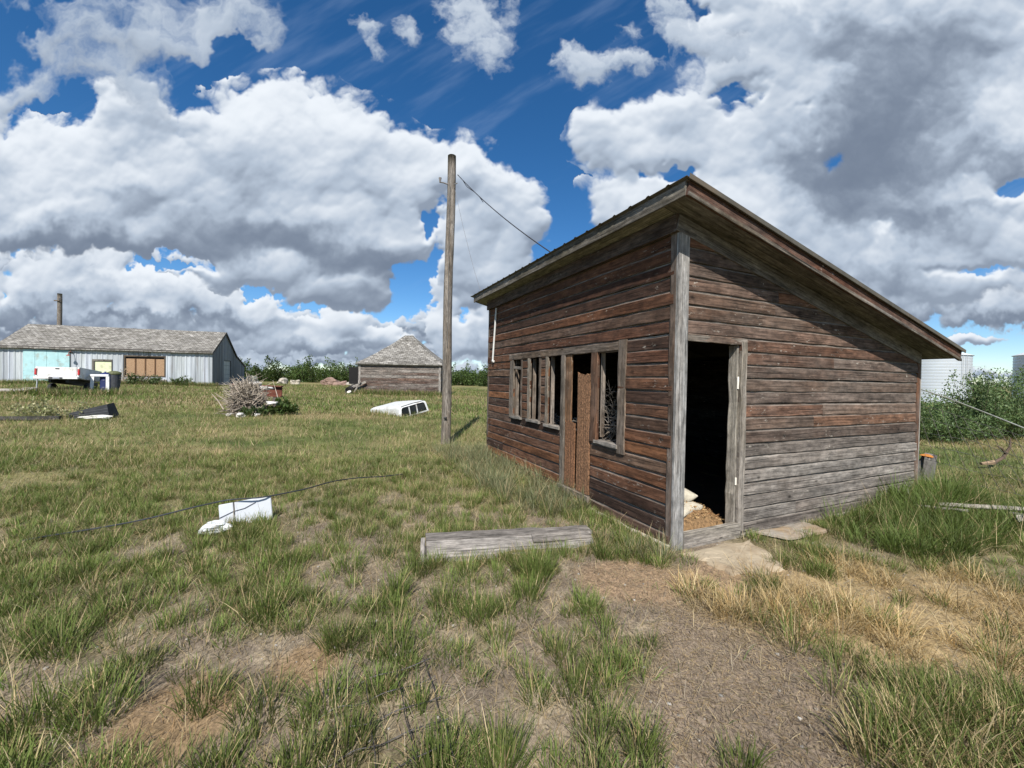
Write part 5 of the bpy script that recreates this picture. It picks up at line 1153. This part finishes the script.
# rank grass under the trailer and along the shop wall
b2 = Bag(); n = 9000; s = rng.uniform(-.5, 15, n); d = rng.uniform(.2, 1.1, n); x = bx-.951*s+.309*d; y = by-.309*s-.951*d
x = np.concatenate([x, rng.uniform(-24.2, -20.6, 4200)]); y = np.concatenate([y, rng.uniform(19.4, 22.2, 4200)]); x = np.concatenate([x, rng.uniform(-11.2, -5, 2600)]); y = np.concatenate([y, rng.uniform(28.2, 28.9, 2600)])
n = len(x); c = pal(GREEN, n); dr_ = rng.rand(n) < .35; c[dr_] = pal(DRYC*.9, dr_.sum())
b2.add(blades(x, y, ground_h(x, y)-.01, rng.uniform(0, 6.28, n), rng.uniform(.05, .5, n), rng.uniform(.1, .8, n), rng.uniform(.22, .55, n), rng.uniform(.025, .05, n), c, c*1.1, tri=True))
tag(b2.build('rank_grass', M['grass']), kind='stuff')
# ------------------------------------------------------------------ clouds (a computed field of directions, see the world below)
def blur(a,r):
    # three box blurs along each axis
    for _ in range(2):
        for ax in (0,1):
            p=np.pad(a,[(r+1,r) if i==ax else (0,0) for i in range(2)],mode='edge')
            c=np.cumsum(p,axis=ax,dtype=np.float64)
            n=a.shape[ax]
            hi=np.take(c,range(2*r+1,2*r+1+n),axis=ax);lo=np.take(c,range(0,n),axis=ax)
            a=((hi-lo)/(2*r+1)).astype(np.float32)
    return a
def blobs(x,y,L):
    h=np.full(x.shape,-1.,np.float32)
    for b in L:
        cx,cy,rx,ry=b[:4];rot=np.radians(b[4] if len(b)>4 else 0);s=b[5] if len(b)>5 else 1
        dx=x-cx;dy=y-cy
        c,sn=np.cos(rot),np.sin(rot)
        u=(dx*c+dy*sn)/rx;v=(-dx*sn+dy*c)/ry
        k=(s*(1-u*u-v*v)).astype(np.float32)
        k=np.maximum(k,-1)
        m=np.maximum(h,k);h=m+.18*np.exp(-np.abs(h-k)*5)*(m>-1)
    return h
RES=1.6
X0,X1,Y0,Y1=-260,1290,-200,420
def worley(x,y,seed):
    n=128;rg=np.random.RandomState(seed);jx=rg.rand(n,n).astype(np.float32);jy=rg.rand(n,n).astype(np.float32)
    xi=np.floor(x).astype(np.int32);yi=np.floor(y).astype(np.int32);fx=x-xi;fy=y-yi
    m=np.full(x.shape,9.,np.float32)
    for i in (-1,0,1):
        for j in (-1,0,1):
            a=(xi+i)%n;b=(yi+j)%n
            dx=i+jx[a,b]-fx;dy=j+jy[a,b]-fy
            m=np.minimum(m,dx*dx+dy*dy)
    return np.clip(1-m*1.15,-.3,1)
def puff(x,y,seed,octs=4,gain=.5):
    s=0;a=1;t=0
    for o in range(octs):
        s=s+a*worley(x*2.1**o+o*3.7,y*2.1**o+o*7.7,seed+o);t+=a;a*=gain
    return s/t*2-1
def make_clouds():
    xs=np.arange(X0,X1,1/RES,dtype=np.float32);ys=np.arange(Y0,Y1,1/RES,dtype=np.float32)
    gx_,gy_=np.meshgrid(xs,ys)
    col_=np.zeros(gx_.shape+(3,),np.float32);al_=np.zeros(gx_.shape,np.float32)
    SH=np.array([.180,.226,.308],np.float32);MID=np.array([.475,.557,.672],np.float32);WH=np.array([.89,.94,1.0],np.float32)
    ca=(gx_*.86-gy_*.5);cb=(gx_*.5+gy_*.86)          # thin high streaks
    st=fbm(ca/150,cb/26,5,141,.6)+.6*fbm(gx_/220,gy_/160,3,151)
    al_=.20*ss(.0,.95,st);col_=al_[...,None]*np.array([.42,.55,.78],np.float32)
    def layer(L,shade,scale,soft,amp,warp,seed,mute=1.,octs=6,lit=1.,wisp=0,cut=()):
        bx0=min(b[0]-max(b[2],b[3]) for b in L)-50;bx1=max(b[0]+max(b[2],b[3]) for b in L)+50
        by0=min(b[1]-max(b[2],b[3]) for b in L)-40;by1=max(b[1]+max(b[2],b[3]) for b in L)+40
        i0=max(0,int((bx0-X0)*RES));i1=min(gx_.shape[1],int((bx1-X0)*RES))
        j0=max(0,int((by0-Y0)*RES));j1=min(gx_.shape[0],int((by1-Y0)*RES))
        x=gx_[j0:j1,i0:i1];y=gy_[j0:j1,i0:i1]
        wx=fbm(x/scale/.9,y/scale/.9,5,seed+50,.6)*warp*1.5;wy=fbm(x/scale/.9+40,y/scale/.9,5,seed+60,.6)*warp*1.5
        h=blobs(x+wx,y+wy,L)
        n1=puff((x+wx*.5)/scale*1.15,(y+wy*.5)/scale*1.35,seed,6,.53)
        n2=fbm((x+wx)/scale/.8,(y+wy)/scale/.55,octs,seed+20,.62)
        n=n1*(1-wisp)+n2*(wisp+.30)
        d=h+amp*(n-.1)
        if cut:
            c=blobs(x+wx*1.6,y+wy*1.6,cut); d=d-np.clip(c+.9*n2-.5*n1+.05,0,2)*1.1
        a=ss(0,soft,d)
        r=np.sqrt(np.clip(d,0,3)+.03)
        def slope(q,k):
            gy=np.roll(q,-k,0)-np.roll(q,k,0); gx=np.roll(q,-k,1)-np.roll(q,k,1)
            return gy*.9+gx*.2
        rel=.10*slope(blur(r,1),1)*scale/30+.55*slope(blur(r,2),2)*scale/40+.40*slope(blur(r,5),5)*scale/60+.4*slope(blur(r,12),10)*scale/80
        edge=np.exp(-np.clip(d,0,3)/.22)*.08
        l=.55+1.15*lit*np.clip(rel,-.32,.42)+edge+.10*fbm(x/scale/1.5,y/scale/1.2,4,seed+90)+.13*n1
        for b in shade:
            cx,cy,rx,ry,rot,s=b
            ro=np.radians(rot);dx=x+wx*1.6-cx;dy=y+wy*1.6-cy
            u=(dx*np.cos(ro)+dy*np.sin(ro))/rx;v=(-dx*np.sin(ro)+dy*np.cos(ro))/ry
            l=l+1.45*s*np.exp(-(u*u+v*v)*1.1)*(1+.5*n2-.35*n1)
        l=l*mute
        l=np.where(l<.3,.3-.3*(1-np.exp(-(.3-l)/.3)),l); l=np.where(l>.8,.8+.2*(1-np.exp(-(l-.8)/.2)),l)
        l=np.clip(l,0,1)[...,None]
        c=np.where(l<.5,SH+(MID-SH)*l*2,MID+(WH-MID)*(l-.5)*2)
        A=a[...,None]
        col_[j0:j1,i0:i1]=col_[j0:j1,i0:i1]*(1-A)+c*A; al_[j0:j1,i0:i1]=al_[j0:j1,i0:i1]*(1-a)+a
    # far bank of small cumulus along the horizon
    rg=np.random.RandomState(4);L=[];S=[]
    for i in range(90):
        cx=rg.uniform(-420,560);cy=rg.uniform(318,372);w=rg.uniform(14,40)*(1-(cy-318)/110)
        L.append((cx,cy,w*1.5,w*.32));S.append((cx,cy+w*.25,w*1.2,w*.18,0,-.35))
    for i in range(60):
        cx=rg.uniform(-420,1440);cy=rg.uniform(366,384);w=rg.uniform(20,50)
        L.append((cx,cy,w*1.6,w*.16));S.append((cx,cy+2,w*1.2,w*.1,0,-.2))
    L+=[(90,352,140,14),(320,350,120,12),(465,345,60,20),(-150,350,200,16),(1200,330,160,10)]
    layer(L,S,22,.7,1.0,6,3,mute=.9,octs=5,cut=[(395,310,40,18,0,1.5),(300,300,24,12,0,1.3),(230,296,26,10)])
    # low row of cumulus
    L=[(95,265,60,26),(40,290,80,28),(0,300,60,30),(150,290,62,34),(110,285,40,24),(215,303,62,30),(250,318,50,22),(120,318,90,16),(180,330,70,12),(-80,290,90,40),(-200,280,120,60),
       (290,318,24,18),(315,325,26,17),(345,325,26,16),(375,335,34,16),(400,335,24,17),(275,322,18,20),(330,340,70,12),
       (465,300,36,50),(500,300,40,45),(450,325,30,20),(470,340,40,14),
       (985,305,75,20),(1010,292,40,18),(940,305,40,16),(905,290,38,24),(1090,300,60,26),(970,340,28,5),(1200,290,90,40)]
    S=[(60,318,90,9,0,-.4),(60,300,40,7,0,-.25),(150,316,60,7,0,-.3),(220,324,60,9,0,-.38),(120,338,90,7,0,-.35),(20,335,50,12,0,-.35),(330,348,60,7,0,-.3),(990,322,80,8,0,-.45),(905,310,30,8,0,-.2),(160,275,30,12,0,.25),(110,270,20,10,0,.2),(205,285,30,12,0,.15),(480,345,30,10,0,-.2)]
    layer(L,S,38,.42,1.05,10,11,octs=6,mute=1.04,lit=1.2,cut=[(2,298,8,10,0,1.4),(160,264,44,12,0,1.9),(250,290,40,14,20,1.9),(300,303,34,17,0,1.7),(400,300,36,26,0,1.7),(415,330,18,12,0,1.3),(428,262,18,34,0,1.5),(470,315,14,8,0,1.2)])
    # the large masses
    L=[(60,190,110,52),(40,160,60,34),(130,150,60,34),(110,215,110,38),(170,190,90,60),(230,146,85,44),(290,140,75,48),(340,165,70,52),(250,200,120,60),(330,220,110,56),(210,225,80,40),(395,190,60,46),(360,250,60,26),(300,270,60,22),(250,268,70,20),(-60,180,90,70),(-200,170,120,80),
       (470,185,42,40),(440,180,30,30),(490,215,40,40),(455,245,46,40),(505,250,34,30),(490,275,40,34),(520,235,28,20),(350,290,40,22),(330,290,36,20),(395,210,40,30),(400,240,26,12),
       (140,118,50,26,20)]
    S=[(80,245,110,12,3,-.42),(150,205,50,20,0,-.22),(200,230,50,18,-20,-.25),(330,258,80,18,12,-.55),(390,270,40,14,25,-.4),(270,238,60,16,0,-.25),(250,190,60,25,15,-.12),(60,190,60,30,0,.12),(120,170,60,24,0,.12),(20,248,60,9,0,-.25),(300,160,40,26,0,.14),(260,115,50,18,0,.25),(330,110,40,18,30,.25),(40,160,40,22,0,.15),(45,210,40,14,0,.12),(470,165,40,16,0,.25),(480,230,30,30,0,-.18),(480,290,30,20,0,-.18),(350,300,40,16,0,-.25),(150,130,60,30,30,-.08)]
    layer(L,S,70,.42,.95,15,31,octs=7,lit=1.3,mute=.95,cut=[(155,264,42,12,0,1.8),(192,266,22,9,0,1.5),(425,215,12,34,20,1.4),(412,282,36,34,0,1.6),(432,258,18,30,0,1.4),(300,306,36,18,0,1.6),(255,293,34,13,20,1.6)])
    # right hand mass
    L=[(640,150,42,34),(610,140,36,30),(680,130,46,30),(700,160,60,40),(620,200,36,24),(650,195,40,26),(690,195,60,40),(740,170,80,60),(790,60,90,70),(770,0,70,60),(850,60,120,90),(950,30,120,90),(850,150,120,90),(950,140,110,80),(900,230,130,60),(1000,130,90,60),(1000,230,90,44),(820,230,120,60),(930,280,70,30),(860,270,70,40),(1120,120,140,120),(900,-120,260,120),(1200,180,160,110),(740,40,36,30),(700,40,40,18),(1010,60,80,60)]
    S=[(850,165,75,38,-8,-.75),(890,105,66,55,20,-.5),(830,200,60,22,0,-.25),(840,45,70,30,0,-.22),(930,60,70,36,0,-.22),(800,110,30,30,0,.15),(830,90,30,24,20,.12),(890,225,60,20,0,-.28),(800,225,50,24,0,-.08),(960,150,40,14,-20,-.1),(1000,100,50,20,-40,.14),(990,130,60,18,-15,.16),(1000,160,50,12,-10,-.3),(960,215,60,10,0,-.3),(1000,215,40,16,0,.1),(740,190,60,40,0,.22),(630,140,30,24,0,.12),(650,205,40,16,0,.22),(775,15,30,16,0,.24),(880,275,60,14,0,-.3),(885,240,10,8,0,.45),(720,120,40,30,0,-.05)]
    layer(L,S,75,.56,.95,18,57,octs=7,lit=1.15,mute=.95,cut=[(806,122,11,13,0,.95),(1008,182,38,16,-10,1.4),(970,270,60,10,-5,1.3),(722,88,30,18,-15,1.0),(668,166,26,12,0,1.4),(640,168,20,8,0,.8),(700,8,20,14,0,1.0),(885,243,10,7,0,.4)])
    # high soft sheets and stray puffs
    L=[(30,90,46,22,-20),(70,60,56,24,25),(130,40,70,44,20),(190,30,60,44),(240,20,46,26),(265,42,22,20,50),(140,90,50,30,40),(5,110,26,20),(60,20,60,18,20,.8)]
    layer(L,[(100,60,90,40,0,-.1)],60,1.2,.95,18,71,octs=7,wisp=.7,lit=.5,mute=.84,cut=[(220,66,60,22,-4,1.6),(60,112,44,18,10,1.3),(25,20,22,26,0,1.0)])
    L=[(360,26,17,11,10,.8),(372,52,14,7,50,.7),(402,36,17,15,40,.85),(470,30,30,34,30),(490,55,20,26,20,.8),(450,12,26,20,0,.8),(503,18,10,14,0,.4),(590,70,44,19,-8),(572,62,26,18),(630,66,30,14,0,.9),(662,20,18,28,0),(690,42,32,22,10),(676,78,12,10,0,.6),(715,48,30,18,0),(620,35,16,10,-30,.5)]
    layer(L,[(590,80,50,8,0,-.12),(690,55,40,10,0,-.1)],32,1.1,1.0,10,83,octs=7,wisp=.6,lit=.6,mute=.93)
    return col_,al_
SUN_E, SKY_S, SKY_SAT, SKY_V, CLOUD_V, EXPO = 5.0, .10, 1.28, .95, .71, 0.5
# ------------------------------------------------------------------ sky, sun, camera
EL, AZ = math.radians(47.5), math.radians(2)      # the sun stands behind the viewer, a little to the left
sun = bpy.data.lights.new('sun', 'SUN'); sun.energy = SUN_E; sun.angle = math.radians(.55); sun.color = (1., .955, .88)
so = bpy.data.objects.new('sun', sun); COL.objects.link(so)
d = Vector((math.sin(AZ)*math.cos(EL), math.cos(AZ)*math.cos(EL), -math.sin(EL)))
so.rotation_euler = d.to_track_quat('-Z', 'Y').to_euler()
col_, al_ = make_clouds()
hh, ww = al_.shape
img = bpy.data.images.new('cloud_field', ww, hh, alpha=True, float_buffer=True); img.colorspace_settings.name = 'Non-Color'; img.alpha_mode = 'CHANNEL_PACKED'
buf = np.ones((hh, ww, 4), np.float32); buf[..., :3] = col_/np.maximum(al_, 1e-3)[..., None]; buf[..., 3] = al_
img.pixels.foreach_set(buf[::-1].ravel()); img.update(); img.pack()
wd = bpy.data.worlds.new('World'); SC.world = wd; wd.use_nodes = True; nt = wd.node_tree; nt.nodes.clear()
N = nt.nodes.new; Lk = nt.links.new
out = N('ShaderNodeOutputWorld'); bg = N('ShaderNodeBackground'); bg.inputs[1].default_value = SKY_S; Lk(bg.outputs[0], out.inputs[0])
sky = N('ShaderNodeTexSky'); sky.sky_type = 'NISHITA'; sky.sun_disc = False; sky.sun_elevation = EL; sky.sun_rotation = math.radians(180+2); sky.altitude = 1600; sky.air_density = 1.0; sky.dust_density = .05; sky.ozone_density = 3.0
hs = N('ShaderNodeHueSaturation'); hs.inputs['Saturation'].default_value = SKY_SAT; hs.inputs['Value'].default_value = SKY_V; Lk(sky.outputs[0], hs.inputs['Color'])
tc = N('ShaderNodeTexCoord'); sp = N('ShaderNodeSeparateXYZ'); Lk(tc.outputs['Generated'], sp.inputs[0])
def mth(op, a, b=None, c=None):
    m_ = N('ShaderNodeMath'); m_.operation = op
    for i, v in enumerate((a, b, c)):
        if v is None: continue
        if hasattr(v, 'links'): Lk(v, m_.inputs[i])
        else: m_.inputs[i].default_value = v
    return m_.outputs[0]
# the cloud field of the northern half of the sky, on the tangent plane of due north
yy = mth('MAXIMUM', sp.outputs['Y'], .02)
u = mth('DIVIDE', sp.outputs['X'], yy); v = mth('DIVIDE', sp.outputs['Z'], yy)
# (constants: extent of the computed field in tangent units)
pu = mth('MULTIPLY_ADD', u, 405.8, 512.0); pv = mth('MULTIPLY_ADD', v, -405.8, 378.6); pv = mth('MULTIPLY_ADD', u, 6.4, pv)
iu = mth('DIVIDE', mth('SUBTRACT', pu, X0), X1-X0); iv = mth('SUBTRACT', 1.0, mth('DIVIDE', mth('SUBTRACT', pv, Y0), Y1-Y0))
cv = N('ShaderNodeCombineXYZ'); Lk(iu, cv.inputs[0]); Lk(iv, cv.inputs[1])
tx = N('ShaderNodeTexImage'); tx.image = img; tx.extension = 'CLIP'; tx.interpolation = 'Cubic'; Lk(cv.outputs[0], tx.inputs[0])
north = mth('GREATER_THAN', sp.outputs['Y'], .03); na = mth('MULTIPLY', tx.outputs['Alpha'], north)
# loose clouds for the rest of the sky
mp = N('ShaderNodeMapping'); mp.inputs['Scale'].default_value = (2.2, 2.2, 4.5); Lk(tc.outputs['Generated'], mp.inputs[0])
nz = N('ShaderNodeTexNoise'); nz.inputs['Scale'].default_value = 1.4; nz.inputs['Detail'].default_value = 9; nz.inputs['Roughness'].default_value = .58; Lk(mp.outputs[0], nz.inputs['Vector'])
mr = N('ShaderNodeMapRange'); Lk(nz.outputs['Fac'], mr.inputs[0]); mr.inputs[1].default_value = .49; mr.inputs[2].default_value = .60
rest = mth('MULTIPLY', mr.outputs[0], mth('LESS_THAN', sp.outputs['Y'], .03)); rest = mth('MULTIPLY', rest, mth('GREATER_THAN', sp.outputs['Z'], 0.))
def mixc_(f, a, b):
    m_ = N('ShaderNodeMix'); m_.data_type = 'RGBA'; Lk(f, m_.inputs[0]); Lk(a, m_.inputs[6])
    if hasattr(b, 'links'): Lk(b, m_.inputs[7])
    else: m_.inputs[7].default_value = b
    return m_.outputs[2]
cs = N('ShaderNodeVectorMath'); cs.operation = 'SCALE'; Lk(tx.outputs['Color'], cs.inputs[0]); cs.inputs['Scale'].default_value = CLOUD_V/SKY_S
c1 = mixc_(na, hs.outputs[0], cs.outputs[0]); k_ = .62*CLOUD_V/SKY_S; c2 = mixc_(rest, c1, (k_*.9, k_*.96, k_*1.05, 1))
Lk(c2, bg.inputs[0])
cam = bpy.data.cameras.new('camera'); cam.sensor_width = 36; cam.lens = 405.8026*36/1024; cam.clip_end = 6000; cam.clip_start = .05
co = bpy.data.objects.new('camera', cam); COL.objects.link(co); SC.camera = co
cp_, sp_ = math.cos(-.0133), math.sin(-.0133); c_, s_ = math.cos(.0158), math.sin(.0158)
fw = Vector((0, cp_, sp_)); up0 = Vector((0, -sp_, cp_)); r0 = Vector((1, 0, 0)); R_ = c_*r0+s_*up0; U_ = -s_*r0+c_*up0
co.matrix_world = Matrix(((R_.x, U_.x, -fw.x, 0), (R_.y, U_.y, -fw.y, 0), (R_.z, U_.z, -fw.z, 1.6), (0, 0, 0, 1)))
vs = SC.view_settings; vs.view_transform = 'Standard'; vs.look = 'None'; vs.exposure = EXPO; vs.gamma = 1; vs.use_curve_mapping = False
cy_ = SC.cycles; cy_.max_bounces = 6; cy_.diffuse_bounces = 3; cy_.glossy_bounces = 2; cy_.transmission_bounces = 3; cy_.transparent_max_bounces = 4; cy_.use_denoising = True; cy_.sample_clamp_indirect = 6
